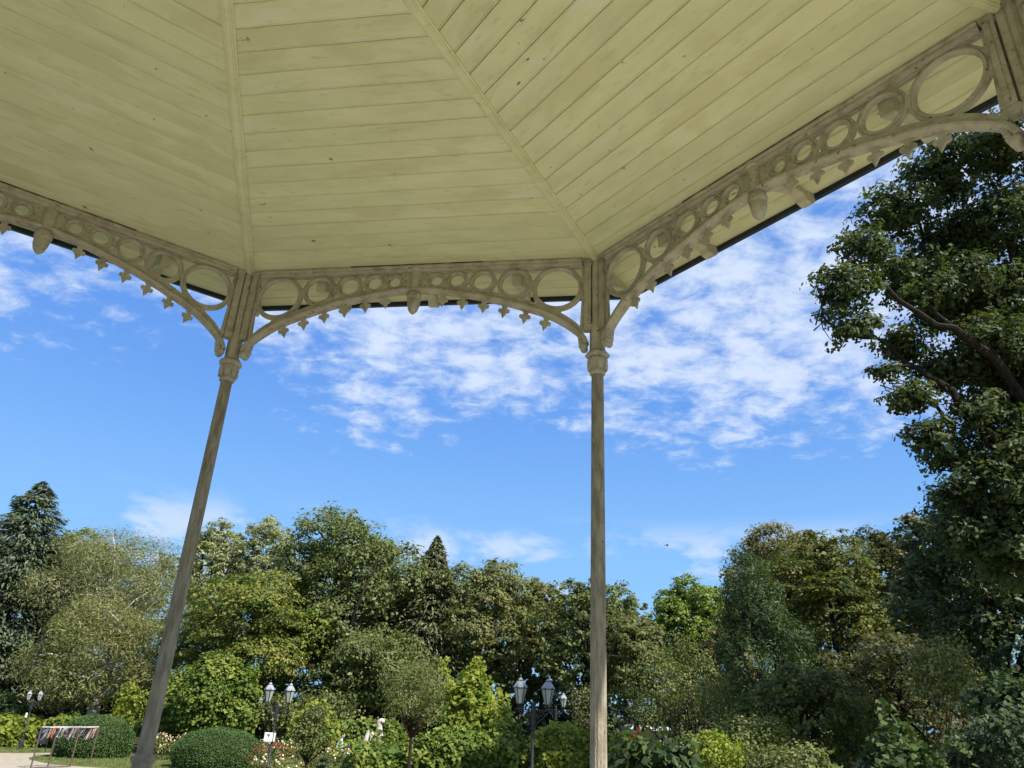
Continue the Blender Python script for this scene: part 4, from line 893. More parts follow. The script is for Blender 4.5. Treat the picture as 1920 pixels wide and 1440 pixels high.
for (ua, va, ub, vb, sag) in [(915, 1300, 940, 1372, 0.05), (888, 1348, 945, 1358, 0.28), (885, 1250, 905, 1250, 0.20), (870, 1275, 905, 1258, 0.3), (822, 1258, 840, 1240, 0.10), (880, 1290, 885, 1330, 0.02), (830, 1250, 850, 1290, 0.05)]:
    strand_leaves(arb, aloc, strand_pts(at(ua, va, 21.5), at(ub, vb, 21.6), sag, 22), 'vine', 0.10, rg_)
bush('standard_tree', 'young standard tree with fine olive leaves and pale trunk before the climber hedge', 778, 1228, 70, 18.0, 1368, 'shrub', 67, ls=0.068, n=7500, cat='tree', group='small standard trees', clr=0.25, trunk_h=1.30, stem_r=0.022, stems=26, shape='long', asp=0.9)
st2 = bush('standard_tree', 'small dark-stemmed standard tree with yellow vine tips right of the white sign', 583, 1322, 44, 18.5, 1420, 'shrub', 68, ls=0.065, n=2600, cat='tree', group='small standard trees', clr=0.17, trunk_h=0.80, stem_r=0.022, stems=22)
l2 = np.array(st2.location)
for (ua, va, ub, vb, sag) in [(560, 1340, 598, 1318, 0.15), (598, 1318, 632, 1352, 0.1), (540, 1372, 560, 1340, 0.05), (632, 1350, 636, 1400, 0.0), (615, 1345, 622, 1410, 0.0)]:
    strand_leaves(st2, l2, strand_pts(at(ua, va, 18.2), at(ub, vb, 18.2), sag, 12), 'vine', 0.085, rg_)
bush('plum_shrub', 'small dark purple-leaved shrub at the bottom edge near the dark-stemmed standard tree', 607, 1421, 9, 18.0, 1455, 'core', 69, ls=0.09, n=260, group='loose shrubs', clr=0.1)
bush('twiggy_shrub', 'thin twiggy olive shrub right of the upright column', 1222, 1195, 64, 25, 1392, 'shrub', 70, ls=0.085, n=3400, group='loose shrubs', clr=0.34, stems=30, stem_r=0.022, shape='leaf')
bush('twiggy_shrub', 'taller open shrub with pale tips left of the rust-tinged hornbeam', 1290, 1180, 62, 27, 1392, 'shrub', 71, ls=0.09, n=4200, group='loose shrubs', clr=0.34, stems=26, stem_r=0.022)
bush('broom_shrub', 'upright brush-like olive shrub before the rust-tinged hornbeam', 1335, 1262, 40, 24, 1375, 'shrub', 72, ls=0.085, n=3000, shape='long', group='loose shrubs', clr=0.30, stems=30, up=0.1)
bush('twiggy_shrub', 'bare-twigged shrub close behind the upright column on its left', 1095, 1272, 34, 30, 1375, 'olive', 73, ls=0.09, n=900, group='loose shrubs', clr=0.35, stems=26, stem_r=0.02)
bush('privet_shrub', 'rounded green shrub in front of the dark feathery tree', 1400, 1330, 70, 18, 1440, 'shrub', 74, ls=0.075, n=4200, group='loose shrubs', clr=0.24)
bush('privet_shrub', 'yellow-green low shrub at the bottom edge below the dark feathery tree', 1330, 1378, 62, 14, 1450, 'vine', 75, ls=0.07, n=3600, group='loose shrubs', clr=0.22)
bush('privet_shrub', 'yellow-green low shrub at the bottom edge below the layered hornbeam', 1480, 1398, 80, 12, 1470, 'shrub', 76, ls=0.065, n=4200, group='loose shrubs', clr=0.20)
bush('bigleaf_shrub', 'dark large-leaved shrub reaching up at the bottom edge right of the upright column', 1230, 1392, 100, 8.2, 1490, 'bigdark', 77, ls=0.105, n=900, shape='wide', group='loose shrubs', clr=0.22, stems=26, stem_r=0.010, lobesub=9)
hedge('climber_mound', 'mound of large-leaved climber at the bottom edge of the right-hand trees', gp(1560, 10.0), gp(1800, 9.2), 2.2, hz_(1690, 9.6, 1385), 'bigdark', 78, ls=0.085, n=9000, lump=0.22, cat='climber', group='climber mounds', strands=5, hfun=lambda s: 0.72+0.32*np.sin(s*math.pi)**0.8)
hedge('climber_mound', 'dim shrubby mound in the bottom right corner', gp(1770, 10.5), gp(2080, 9.5), 2.4, hz_(1880, 10, 1350), 'dark', 79, ls=0.085, n=9000, lump=0.25, cat='climber', group='climber mounds', shape='leaf')
mb_ = bush('holly_shrub', 'dark shrub at the right edge under the overhanging oak', 1895, 1270, 60, 12, 1400, 'bigdark', 80, ls=0.09, n=2600, group='loose shrubs', clr=0.3, shape='ivy')

# grass blades on the visible lawn
def grass():
    rg = np.random.default_rng(8); n = 16000; u = rg.uniform(-30, 330, n); v = rg.uniform(1400, 1446, n); keep = []; 
    P = np.array([ground_px(a, b) for a, b in zip(u[:6000], v[:6000])])
    k = rg.integers(0, len(P), n); P = P[k]+np.stack([rg.normal(size=n)*0.25, rg.normal(size=n)*0.5, np.zeros(n)], 1)
    uv = np.array([proj(p)[:2] for p in P]); 
    onpath = ((uv[:, 1] > 1411) & (uv[:, 1] < 1416) & (uv[:, 0] < 110)) | ((uv[:, 1] >= 1415) & (uv[:, 0] < 62)) | ((uv[:, 1] > 1424) & (uv[:, 0] < 62+(uv[:, 1]-1424)*9.5))
    P = P[~onpath]; n = len(P); P[:, 2] = [gz(p[0], p[1])+0.03 for p in P]
    o = leaves('grass', P, rg.normal(size=(n, 3))+np.array([0, -0.8, 0.2]), 0.10*rg.uniform(0.6, 1.3, n), rg.normal(0.55, 0.25, n), LM['shrub'], None, 'long', 8, np.tile([0, 0, 1.0], (n, 1)))
    tag(o, 'short mown grass beside the gravel path on the left', 'grass', kind='stuff'); TRI[0] += 2*n
grass()

# ================================================================== STREET FURNITURE
M_BLACK = noise_mat('black_lamp_paint', [(0.012, 0.012, 0.014), (0.030, 0.030, 0.034)], scale=12, rough=0.45, spec=0.5, bump=0.1)
M_OPAL = noise_mat('opal_lantern_glass', [(0.26, 0.28, 0.27), (0.36, 0.375, 0.36)], scale=3, rough=0.3, spec=0.4)
M_LROOF = noise_mat('pale_lantern_roof', [(0.20, 0.215, 0.225), (0.30, 0.31, 0.315)], scale=6, rough=0.5, spec=0.5)
def lantern_meshes():
    fr = MB(); ro = MB(); fi = MB(); panes = []
    zb, zt, rb, rt = 0.10, 0.46, 0.080, 0.168
    for k in range(6):
        a0, a1 = k*math.pi/3, (k+1)*math.pi/3
        b0 = np.array([rb*math.cos(a0), rb*math.sin(a0), zb]); b1 = np.array([rb*math.cos(a1), rb*math.sin(a1), zb]); t0 = np.array([rt*math.cos(a0), rt*math.sin(a0), zt]); t1 = np.array([rt*math.cos(a1), rt*math.sin(a1), zt])
        fr.tube([b0, t0], 0.011, 5); fr.tube([t0, t1], 0.013, 5); fr.tube([b0, b1], 0.012, 5)
        kn = t0*1.06; fr.lathe([(0.003, -0.03), (0.018, -0.012), (0.018, 0.008), (0.004, 0.034)], 6, c=(t0[0]*1.05, t0[1]*1.05, zt+0.008))
        pm = MB(); ins = 0.97; q = [b0*[ins, ins, 1], b1*[ins, ins, 1], t1*[ins, ins, 1], t0*[ins, ins, 1]]; nn = np.array([math.cos((a0+a1)/2), math.sin((a0+a1)/2), -0.2])*0.006
        pm.add([*q, *[p-nn for p in q]], [(0, 1, 2, 3), (7, 6, 5, 4), (0, 4, 5, 1), (1, 5, 6, 2), (2, 6, 7, 3), (3, 7, 4, 0)]); panes.append(pm.mesh('pane', M_OPAL))
    for sx, sy in ((1, 0), (-1, 0), (0, 1), (0, -1)): fr.tube([(0.07*sx, 0.07*sy, zb), (0.045*sx, 0.045*sy, 0.04), (0.06*sx, 0.06*sy, 0.0)], 0.008, 5)
    fr.lathe([(0.085, zb-0.012), (0.085, zb)], 6)
    ro.lathe([(0.178, zt+0.010), (0.170, zt+0.022), (0.140, zt+0.075), (0.085, zt+0.150), (0.055, zt+0.172)], 6, smooth=False)
    ro.lathe([(0.058, zt+0.176), (0.062, zt+0.186), (0.045, zt+0.215), (0.022, zt+0.238)], 12)
    fi.lathe([(0.012, zt+0.236), (0.009, zt+0.258), (0.020, zt+0.275), (0.012, zt+0.292), (0.004, zt+0.330)], 8)
    fi.lathe([(0.058, zt+0.168), (0.064, zt+0.172), (0.058, zt+0.178)], 12)
    return fr.mesh('lantern', M_BLACK), panes, ro.mesh('lantern_roof', M_LROOF), fi.mesh('lantern_finial', M_BLACK)
LF, LP, LR, LFI = lantern_meshes()
def lamp_post_meshes():
    H = 2.82                                               # height of the cross-arm
    b = MB(); b.lathe([(0.17, -0.05), (0.17, 0.04), (0.13, 0.08), (0.125, 0.45), (0.135, 0.48), (0.12, 0.52), (0.085, 0.56), (0.075, 0.74), (0.10, 0.77), (0.10, 0.80), (0.06, 0.84)], 12, smooth=False)
    p = MB(); p.lathe([(0.055, 0.80), (0.046, 1.0), (0.062, 1.02), (0.062, 1.05), (0.042, 1.08), (0.038, H-0.46), (0.060, H-0.44), (0.066, H-0.42), (0.066, H-0.40), (0.050, H-0.385), (0.072, H-0.06), (0.072, H+0.02), (0.040, H+0.03), (0.032, H+0.10), (0.042, H+0.12), (0.030, H+0.15), (0.008, H+0.20)], 12)
    a = MB(); a.box((0, 0, H+0.005), (0.78, 0.035, 0.028))
    for g in (-1, 1):
        a.tube([(g*0.06, 0, H-0.34), (g*0.12, 0, H-0.26), (g*0.24, 0, H-0.17), (g*0.36, 0, H-0.04)], 0.014, 6)
        sp = [(g*(0.19+0.075*math.cos(t)*(1-t/9)), 0, H-0.095+0.075*math.sin(t)*(1-t/9)) for t in np.linspace(0, 8, 22)]; a.tube(sp, 0.010, 5)
        sp = [(g*(0.10+0.045*math.cos(t)*(1-t/9)), 0, H-0.15+0.05*math.sin(t)*(1-t/9)) for t in np.linspace(0, 8, 18)]; a.tube(sp, 0.009, 5)
        a.lathe([(0.03, H+0.018), (0.055, H+0.024), (0.055, H+0.034), (0.03, H+0.040)], 10, c=(g*0.345, 0, 0))
    return b.mesh('base', M_BLACK), p.mesh('post', M_BLACK), a.mesh('cross_arm', M_BLACK), H
LB, LPO, LA, LH = lamp_post_meshes()
def street_lamp(u, D, rz, label, k, sc=1.0, dz=0.0):
    x, y = gp(u, D); g = gz(x, y)+dz; root = empty('street_lamp', (x, y, g), rz); root.scale = (sc, sc, sc); tag(root, label, 'street lamp', 'twin-lantern street lamps')
    link('base', LB, root); link('post', LPO, root); link('cross_arm', LA, root)
    for s in (-1, 1):
        ln = link('lantern', LF, root, (s*0.345, 0, LH+0.036))
        for pm in LP: link('pane', pm, ln)
        link('lantern_roof', LR, ln); link('lantern_finial', LFI, ln)
    return root
lamp_main = street_lamp(998.5, 19.4, 0.05, 'black twin-lantern lamp just left of the upright column, the nearest lamp', 0, sc=0.985)
lamp_sign = street_lamp(508, 26.0, 0.0, 'black twin-lantern lamp carrying the small white sign', 1, sc=0.97)
street_lamp(484, 51, 0.2, 'distant twin-lantern lamp just left of the lamp with the white sign', 2, sc=0.96)
street_lamp(1041, 37.5, -0.25, 'distant twin-lantern lamp seen right behind the nearest lamp', 3, dz=0.15)
lamp_left = street_lamp(38, 52.0, 0.1, 'twin-lantern lamp standing by the gravel path at the far left', 4, sc=0.96)
# the small white sign on the second lamp
M_WHITE = noise_mat('white_sign_plate', [(0.70, 0.71, 0.72), (0.80, 0.80, 0.80)], scale=4, rough=0.5); M_INK = flat_mat('grey_sign_print', (0.12, 0.12, 0.13))
lx, ly, lz = lamp_sign.location
zs = zat(lx, ly-0.12, 1382); sg = empty('sign_board', (lx-0.10, ly-0.10, zs)); tag(sg, 'small white square sign fixed to the lamp between the clipped dome and the standard tree', 'sign')
MB().box((0, 0, 0), (0.26, 0.02, 0.26)).build('plate', M_WHITE, sg)
MB().box((0.17, 0.07, 0.0), (0.016, 0.16, 0.24)).build('side_plate', M_WHITE, sg)
pic = MB(); pic.prism([(-0.042, 0.075), (0.0, 0.088), (0.042, 0.075), (0.036, 0.035), (0.008, 0.005), (0.006, -0.04), (-0.006, -0.04), (-0.008, 0.005), (-0.036, 0.035)], -0.0135, -0.0115)
pic.build('emblem', M_INK, sg)
MB().tube([(-0.02, 0.10, -0.05), (0.10, 0.10, -0.05)], 0.012, 6).build('clamp', M_BLACK, sg)
ax, ay, az = lamp_left.location
z2 = zat(ax, ay-0.1, 1341); s2 = empty('sign_board', (ax-0.12, ay-0.10, z2)); tag(s2, 'narrow white plate fixed to the lamp at the far left', 'sign')
MB().box((0, 0, 0), (0.11, 0.02, 0.28)).build('plate', M_WHITE, s2); MB().tube([(0, 0.02, 0), (0.12, 0.10, 0)], 0.012, 6).build('clamp', M_BLACK, s2)

# ribbon rack
M_RUST = noise_mat('rusty_steel_tube', [(0.065, 0.042, 0.034), (0.12, 0.08, 0.065)], scale=14, rough=0.7, bump=0.3)
M_ROPE = noise_mat('bleached_cloth_wrap', [(0.32, 0.29, 0.27), (0.50, 0.47, 0.44)], scale=20, rough=0.95, bump=0.6)
def ribbon_rack():
    fl = ground_px(57, 1441.5); fb = ground_px(75, 1441.0); fr_ = ground_px(133, 1438); rr = ground_px(157, 1437.5)
    D = fl[1]; top = [at(73, 1361, fl[1]), at(92, 1363, fb[1]+0.6), at(150, 1364.5, fr_[1]), at(172, 1362, rr[1]+0.6)]
    zt = float(np.mean([p[2] for p in top])); root = empty('ribbon_rack', tuple((fl+rr)/2)); tag(root, 'rusty steel frame hung with coloured ribbons on the gravel path', 'rack'); loc = (fl+rr)/2
    feet = [np.array(fl), np.array([fb[0]+0.05, fb[1]+0.5, fb[2]]), np.array(fr_)+np.array([0, -0.1, 0]), np.array([rr[0], rr[1]+0.5, rr[2]])]
    tops = [np.array([f[0], f[1], zt]) for f in feet]
    for f, t in zip(feet, tops):
        MB().tube([f-loc-np.array([0, 0, 0.05]), t-loc], 0.034, 8).build('leg', M_RUST, root)
    for i, j in ((0, 2), (1, 3), (0, 1), (2, 3)):
        MB().tube([tops[i]-loc, (tops[i]+tops[j])/2-loc-np.array([0, 0, 0.015]), tops[j]-loc], 0.030, 8).build('top_rail', M_ROPE, root)
    MB().tube([feet[0]-loc+np.array([0, 0, 0.03]), feet[2]-loc+np.array([0, 0, 0.03])], 0.03, 6).build('foot_bar', M_RUST, root)
    cols = {'blue': (0.05, 0.09, 0.22), 'navy': (0.03, 0.04, 0.10), 'grey': (0.25, 0.27, 0.33), 'mint': (0.40, 0.55, 0.42), 'orange': (0.65, 0.25, 0.10), 'coral': (0.65, 0.15, 0.12), 'white': (0.70, 0.68, 0.70), 'pink': (0.60, 0.35, 0.42), 'purple': (0.16, 0.09, 0.20), 'lime': (0.40, 0.55, 0.15), 'peach': (0.65, 0.42, 0.28), 'plum': (0.10, 0.05, 0.08)}
    cm = {k: noise_mat('ribbon_'+k, [tuple(x*0.5 for x in c), tuple(min(1, x*0.75) for x in c)], scale=12, rough=0.8) for k, c in cols.items()}
    rg = np.random.default_rng(12); seq = [(0.02, 'navy', 0.55), (0.05, 'blue', 0.50), (0.08, 'navy', 0.65), (0.11, 'grey', 0.30), (0.14, 'mint', 0.22), (0.17, 'white', 0.26), (0.20, 'lime', 0.55), (0.24, 'grey', 0.42), (0.28, 'orange', 0.42), (0.31, 'peach', 0.46), (0.34, 'coral', 0.44), (0.37, 'coral', 0.40), (0.40, 'peach', 0.42), (0.44, 'purple', 0.32), (0.48, 'white', 0.42), (0.51, 'navy', 0.36),
        (0.62, 'plum', 0.25), (0.65, 'white', 0.45), (0.68, 'grey', 0.38), (0.71, 'purple', 0.36), (0.74, 'navy', 0.34), (0.77, 'plum', 0.42), (0.80, 'pink', 0.55), (0.83, 'white', 0.52), (0.86, 'purple', 0.42), (0.89, 'pink', 0.50), (0.92, 'peach', 0.40), (0.95, 'grey', 0.46), (0.98, 'pink', 0.48)]
    for side in (0, 1):
        a, b = (tops[0], tops[2]) if side == 0 else (tops[1], tops[3])
        for t, c, L in seq:
            t2 = min(0.99, max(0.01, t+rg.normal()*0.02)); p = a+(b-a)*t2; w = rg.uniform(0.014, 0.034); sw = rg.normal(-0.12, 0.07); pts = []
            for i in range(6):
                q = i/5; pts.append(p+np.array([sw*q*q*1.6+0.02*math.sin(q*7+t*40), 0.02*math.cos(q*6+t*20)-0.04, -L*q]))
            vs = []
            for i, q in enumerate(pts): tw = 0.5*math.sin(i*0.9+t*30); vs += [q-loc+np.array([-w*math.cos(tw), -w*math.sin(tw), 0]), q-loc+np.array([w*math.cos(tw), w*math.sin(tw), 0])]
            m = MB(); n2 = len(vs); vs2 = vs+[v+np.array([0, 0.006, 0]) for v in vs]
            fs = [(2*i, 2*i+1, 2*i+3, 2*i+2) for i in range(5)]+[(n2+2*i+2, n2+2*i+3, n2+2*i+1, n2+2*i) for i in range(5)]
            m.add(vs2, fs).build('ribbon', cm[c if rg.random() < 0.85 else 'grey'], root)
ribbon_rack()
# litter bin
M_BIN = noise_mat('dark_bin_metal', [(0.010, 0.012, 0.014), (0.026, 0.028, 0.032)], scale=8, rough=0.5)
bx, by = gp(77, 50); bg_ = gz(bx, by); bn = empty('litter_bin', (bx, by, bg_)); tag(bn, 'dark litter bin on two legs behind the ribbon rack', 'bin')
m = MB(); m.lathe([(0.24, 0.42), (0.27, 0.44), (0.29, 1.12), (0.31, 1.13), (0.31, 1.17), (0.27, 1.17), (0.25, 0.5)], 16); m.build('body', M_BIN, bn)
for s in (-1, 1): MB().tube([(s*0.30, 0, -0.1), (s*0.30, 0, 1.2)], 0.03, 6).build('leg', M_BIN, bn)
# benches
M_SLAT = noise_mat('brown_bench_slat', [(0.055, 0.032, 0.020), (0.12, 0.075, 0.045)], scale=6, stretch=(0.5, 5, 5), rough=0.7); M_BIRON = noise_mat('bench_iron', [(0.010, 0.010, 0.011), (0.02, 0.02, 0.022)], scale=9, rough=0.5)
def bench(u, D, label, rz=0.0):
    x, y = gp(u, D); b = empty('park_bench', (x, y, gz(x, y)), rz); tag(b, label, 'bench', 'benches along the ivy bank')
    for i in range(4): MB().box((0, -0.20+0.115*i, 0.45), (1.8, 0.09, 0.035)).build('seat_slat', M_SLAT, b)
    for i in range(3): MB().box((0, 0.27+0.03*i, 0.60+0.125*i), (1.8, 0.03, 0.095)).build('back_slat', M_SLAT, b)
    for s in (-0.75, 0.75):
        m = MB(); m.tube([(s, -0.24, -0.05), (s, -0.20, 0.42), (s, 0.22, 0.42), (s, 0.36, 0.90)], 0.03, 6); m.tube([(s, 0.22, 0.42), (s, 0.30, -0.05)], 0.03, 6); m.build('leg', M_BIRON, b)
    return b
bench(253, 50.2, 'park bench partly hidden behind the leaning column')
bench(338, 50.0, 'park bench left of the middle clipped dome')
bench(503, 49.6, 'park bench behind the lamp with the white sign')
bench(640, 49.8, 'park bench under the seated person')

# ================================================================== STATUE, PERSON, VAN, BIRD
def skin_obj(name, verts, edges, radii, mat, parent=None, loc=(0, 0, 0), sub=2):
    me = bpy.data.meshes.new(name); me.from_pydata(verts, edges, []); o = bpy.data.objects.new(name, me); COL.objects.link(o); o.location = loc
    md = o.modifiers.new('skin', 'SKIN'); md.use_smooth_shade = True
    for i, r in enumerate(radii): me.skin_vertices[0].data[i].radius = (r, r) if isinstance(r, float) else r
    me.skin_vertices[0].data[0].use_root = True
    s = o.modifiers.new('sub', 'SUBSURF'); s.levels = sub; s.render_levels = sub
    dg = bpy.context.evaluated_depsgraph_get(); dg.update(); m2 = bpy.data.meshes.new_from_object(o.evaluated_get(dg), depsgraph=dg)
    bpy.data.objects.remove(o); m2.materials.clear(); m2.materials.append(mat); m2.name = name
    return link(name, m2, parent, loc if parent is None else (0, 0, 0))
M_SAND = noise_mat('weathered_sandstone', [(0.30, 0.25, 0.21), (0.46, 0.40, 0.34), (0.56, 0.50, 0.44)], scale=5, rough=0.9, bump=0.7, bscale=16, spots=[((0.12, 0.10, 0.08), 4, 0.60, 0.7)])
sx, sy = gp(699, 32.0); sgz = gz(sx, sy); ztop = zat(sx, sy, 1345); stt = empty('statue', (sx, sy, sgz)); tag(stt, 'pale sandstone statue of a hooded bowed figure rising behind the climber hedge', 'statue')
hh = ztop-sgz; k = 0.92; zb0 = hh-1.25
MB().lathe([(0.42, -0.05), (0.42, 0.12), (0.34, 0.16), (0.32, zb0-0.14), (0.40, zb0-0.10), (0.40, zb0)], 4, rot=math.pi/4, smooth=False).build('pedestal', M_SAND, stt)
V = [(0.02, 0, zb0+0.22), (-0.06, 0, zb0+0.42), (-0.15, -0.02, zb0+0.60), (-0.24, -0.05, zb0+0.30), (-0.33, -0.08, zb0+0.02), (0.12, 0.0, zb0+0.50), (0.15, 0.0, zb0+0.66), (0.10, 0.0, zb0+0.84), (0.20, -0.02, zb0+0.90), (0.28, -0.04, zb0+0.82), (0.22, -0.05, zb0+0.38), (0.26, -0.05, zb0+0.05), (-0.02, -0.12, zb0+0.36), (-0.05, -0.18, zb0+0.02)]
E_ = [(0, 1), (1, 2), (2, 3), (3, 4), (0, 5), (5, 6), (6, 7), (7, 8), (8, 9), (5, 10), (10, 11), (0, 12), (12, 13)]
V = [(a*1.3, b*1.3, zb0+(c-zb0)*1.3) for a, b, c in V]
skin_obj('figure', V, E_, [1.35*r_ for r_ in [0.13, 0.10, 0.08, 0.07, 0.07, 0.11, 0.085, 0.09, 0.09, 0.05, 0.09, 0.09, 0.08, 0.08]], M_SAND, stt)
# the person seated on the bench, leaning forward
M_SHIRT = flat_mat('pale_blue_cloth', (0.42, 0.55, 0.70), rough=0.9); M_SKIN = flat_mat('skin', (0.50, 0.30, 0.21)); M_HAIR = flat_mat('dark_hair', (0.03, 0.022, 0.018)); M_BAG = flat_mat('dark_bag', (0.05, 0.025, 0.02))
qx, qy = gp(637, 49.5); qg = gz(qx, qy); pz = 0.47
def person():
    root = empty('person', (qx, qy, qg)); tag(root, 'person in pale blue clothes sitting bent forward on the far bench', 'person')
    # faces right (+x) and towards the camera
    V = [(-0.10, 0.0, pz+0.12), (-0.10, 0.0, pz+0.30), (-0.02, -0.02, pz+0.48), (0.05, -0.03, pz+0.60), (0.09, -0.04, pz+0.70), (0.13, -0.05, pz+0.80),
         (-0.06, -0.10, pz+0.08), (0.30, -0.22, pz+0.09), (0.32, -0.28, 0.08), (0.42, -0.34, 0.05),
         (-0.06, 0.10, pz+0.08), (0.32, -0.02, pz+0.09), (0.36, -0.08, 0.08), (0.46, -0.13, 0.05),
         (0.04, -0.19, pz+0.52), (0.12, -0.27, pz+0.30), (0.30, -0.25, pz+0.20),
         (0.06, 0.14, pz+0.52), (0.16, 0.16, pz+0.32), (0.33, 0.02, pz+0.20)]
    E_ = [(0, 1), (1, 2), (2, 3), (3, 4), (4, 5), (0, 6), (6, 7), (7, 8), (8, 9), (0, 10), (10, 11), (11, 12), (12, 13), (3, 14), (14, 15), (15, 16), (3, 17), (17, 18), (18, 19)]
    Rr = [(0.16, 0.12), (0.15, 0.11), (0.15, 0.11), (0.11, 0.09), 0.055, 0.05, 0.09, 0.075, 0.05, 0.045, 0.09, 0.075, 0.05, 0.045, 0.06, 0.045, 0.032, 0.06, 0.045, 0.032]
    skin_obj('body', V, E_, [r if isinstance(r, tuple) else float(r) for r in Rr], M_SHIRT, root)
    h = MB(); h.lathe([(0.02, -0.12), (0.06, -0.10), (0.075, -0.03), (0.082, 0.03), (0.07, 0.09), (0.03, 0.12)], 14, c=(0.16, -0.06, pz+0.88)); h.lathe([(0.004, -0.02), (0.014, -0.012), (0.010, 0.02)], 6, c=(0.245, -0.06, pz+0.87)); h.build('head', M_SKIN, root)
    hr = MB(); hr.lathe([(0.084, 0.0), (0.092, 0.05), (0.080, 0.10), (0.035, 0.135)], 14, c=(0.145, -0.055, pz+0.885)); hr.build('hair', M_HAIR, root)
    for (cx_, cy_, cz_) in ((0.32, -0.25, pz+0.18), (0.35, 0.02, pz+0.18)):
        m = MB(); m.box((cx_, cy_, cz_), (0.07, 0.07, 0.03))
        for f in range(4): m.tube([(cx_+0.03, cy_-0.028+0.018*f, cz_), (cx_+0.075, cy_-0.03+0.019*f, cz_-0.01), (cx_+0.10, cy_-0.03+0.019*f, cz_-0.035)], [0.010, 0.009, 0.007], 6)
        m.tube([(cx_-0.01, cy_-0.035, cz_), (cx_+0.03, cy_-0.06, cz_-0.01), (cx_+0.05, cy_-0.06, cz_-0.03)], [0.011, 0.010, 0.008], 6); m.build('hand', M_SKIN, root)
    return root
person()
hb = empty('handbag', (qx+0.62, qy-0.05, qg+0.468)); tag(hb, 'dark brown bag on the far bench beside the seated person', 'bag')
MB().prism([(-0.17, 0), (0.17, 0), (0.15, 0.16), (0.11, 0.22), (-0.11, 0.22), (-0.15, 0.16)], -0.07, 0.07).build('body', M_BAG, hb)
MB().tube([(-0.09, 0, 0.21), (-0.07, 0, 0.34), (0.07, 0, 0.34), (0.09, 0, 0.21)], 0.012, 6).build('handle', M_BAG, hb)
# white van far behind, glimpsed through the shrubs
M_VAN = flat_mat('white_van_paint', (0.72, 0.73, 0.75), rough=0.3, spec=0.5); M_GLS = flat_mat('dark_window_glass', (0.02, 0.025, 0.03), rough=0.1, spec=0.6); M_TYRE = flat_mat('tyre_rubber', (0.015, 0.015, 0.016), rough=0.9); M_TAIL = flat_mat('red_tail_light', (0.35, 0.02, 0.02), rough=0.3)
vx, vy = gp(1226, 63); vg = gz(vx, vy); vn = empty('parked_van', (vx, vy, vg), 0.15); tag(vn, 'white van parked far behind the twiggy shrubs right of the upright column', 'van')
bd = MB(); bd.prism([(-2.5, 0.42), (2.55, 0.42), (2.62, 0.75), (2.55, 1.05), (1.75, 1.25), (1.15, 2.05), (0.9, 2.22), (-2.35, 2.25), (-2.5, 2.1)], -0.92, 0.92); bd.build('body', M_VAN, vn)
for s in (-1, 1):
    for pts in ([(1.65, 1.28), (1.12, 1.98), (0.45, 1.98), (0.45, 1.28)], [(0.3, 1.28), (0.3, 1.92), (-0.8, 1.92), (-0.8, 1.28)], [(-0.95, 1.28), (-0.95, 1.92), (-2.2, 1.92), (-2.2, 1.28)]):
        MB().prism(pts, s*0.921, s*0.935).build('window', M_GLS, vn)
    for wx in (-1.6, 1.65):
        w = MB(); w.lathe([(0.20, -0.11), (0.33, -0.10), (0.34, 0.0), (0.33, 0.10), (0.20, 0.11)], 18, M=Matrix.Translation((wx, s*0.84, 0.34)) @ Matrix.Rotation(math.pi/2, 4, 'X')); wo = w.build('wheel', M_TYRE, vn)
        MB().lathe([(0.02, -0.125), (0.18, -0.115), (0.19, 0.115), (0.02, 0.125)], 14, M=Matrix.Translation((wx, s*0.84, 0.34)) @ Matrix.Rotation(math.pi/2, 4, 'X')).build('rim', M_VAN, wo)
    MB().box((-2.51, s*0.80, 1.15), (0.03, 0.14, 0.45)).build('tail_light', M_TAIL, vn)
    MB().box((2.585, s*0.66, 0.85), (0.06, 0.30, 0.18)).build('headlight', M_OPAL, vn)
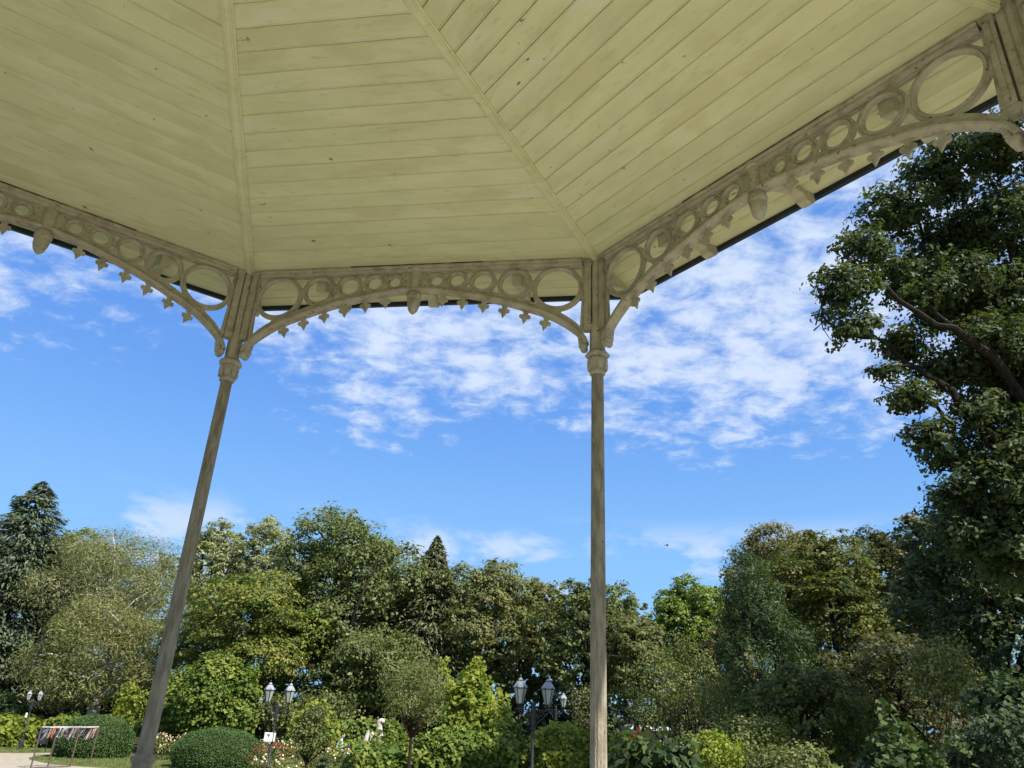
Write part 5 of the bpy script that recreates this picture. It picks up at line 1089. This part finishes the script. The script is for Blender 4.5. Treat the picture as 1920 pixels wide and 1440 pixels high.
# two dark red roses on tall stems right of the column
for i, (u, v) in enumerate([(1196, 1371), (1188, 1381)]):
    p = at(u, v, 14.6); g = gz(p[0], p[1]); rr_ = empty('red_rose', (p[0], p[1], g)); tag(rr_, ('upper' if i == 0 else 'lower')+' of two dark red roses above the hedge right of the upright column', 'rose', 'dark red roses')
    MB().tube([(0.03, 0, -0.03), (0.05, 0.01, (p[2]-g)*0.6), (0, 0, p[2]-g)], 0.007, 6).build('stem', M_STEMS, rr_)
    rg = np.random.default_rng(500+i); dd = unit(rg.normal(size=(34, 3)))
    leaves('blossom', dd*0.032+np.array([0, 0, p[2]-g]), dd, 0.055, rg.random(34)*0.5, FLW['red'], rr_, 'wide', i)
# a bird in the sky
bp_ = at(1250.5, 1022.5, 60); bd_ = empty('bird', tuple(bp_), 0.4); tag(bd_, 'tiny dark bird flying in the sky right of the upright column', 'bird'); M_BIRD = flat_mat('dark_plumage', (0.02, 0.02, 0.022))
MB().lathe([(0.004, -0.16), (0.035, -0.09), (0.048, 0.0), (0.036, 0.08), (0.028, 0.11), (0.006, 0.15)], 10, M=Matrix.Rotation(math.pi/2, 4, 'Y')).build('body', M_BIRD, bd_)
for s in (-1, 1):
    w = MB(); w.add([(0.06, s*0.02, 0.01), (0.02, s*0.17, 0.07), (-0.05, s*0.33, 0.03), (-0.09, s*0.16, 0.05), (-0.06, s*0.02, 0.01), (0.06, s*0.02, 0.022), (0.02, s*0.17, 0.08), (-0.05, s*0.33, 0.036), (-0.09, s*0.16, 0.058), (-0.06, s*0.02, 0.02)],
                    [(0, 1, 3, 4), (1, 2, 3), (9, 8, 6, 5), (8, 7, 6), (0, 5, 6, 1), (1, 6, 7, 2), (2, 7, 8, 3), (3, 8, 9, 4)]); w.build('wing', M_BIRD, bd_)
MB().add([(-0.13, -0.02, 0), (-0.13, 0.02, 0), (-0.25, 0.05, 0), (-0.25, -0.05, 0), (-0.13, 0, 0.012)], [(0, 1, 2, 3), (0, 4, 1), (1, 4, 2), (2, 4, 3), (3, 4, 0)]).build('tail', M_BIRD, bd_)
print('foliage triangles', TRI[0])
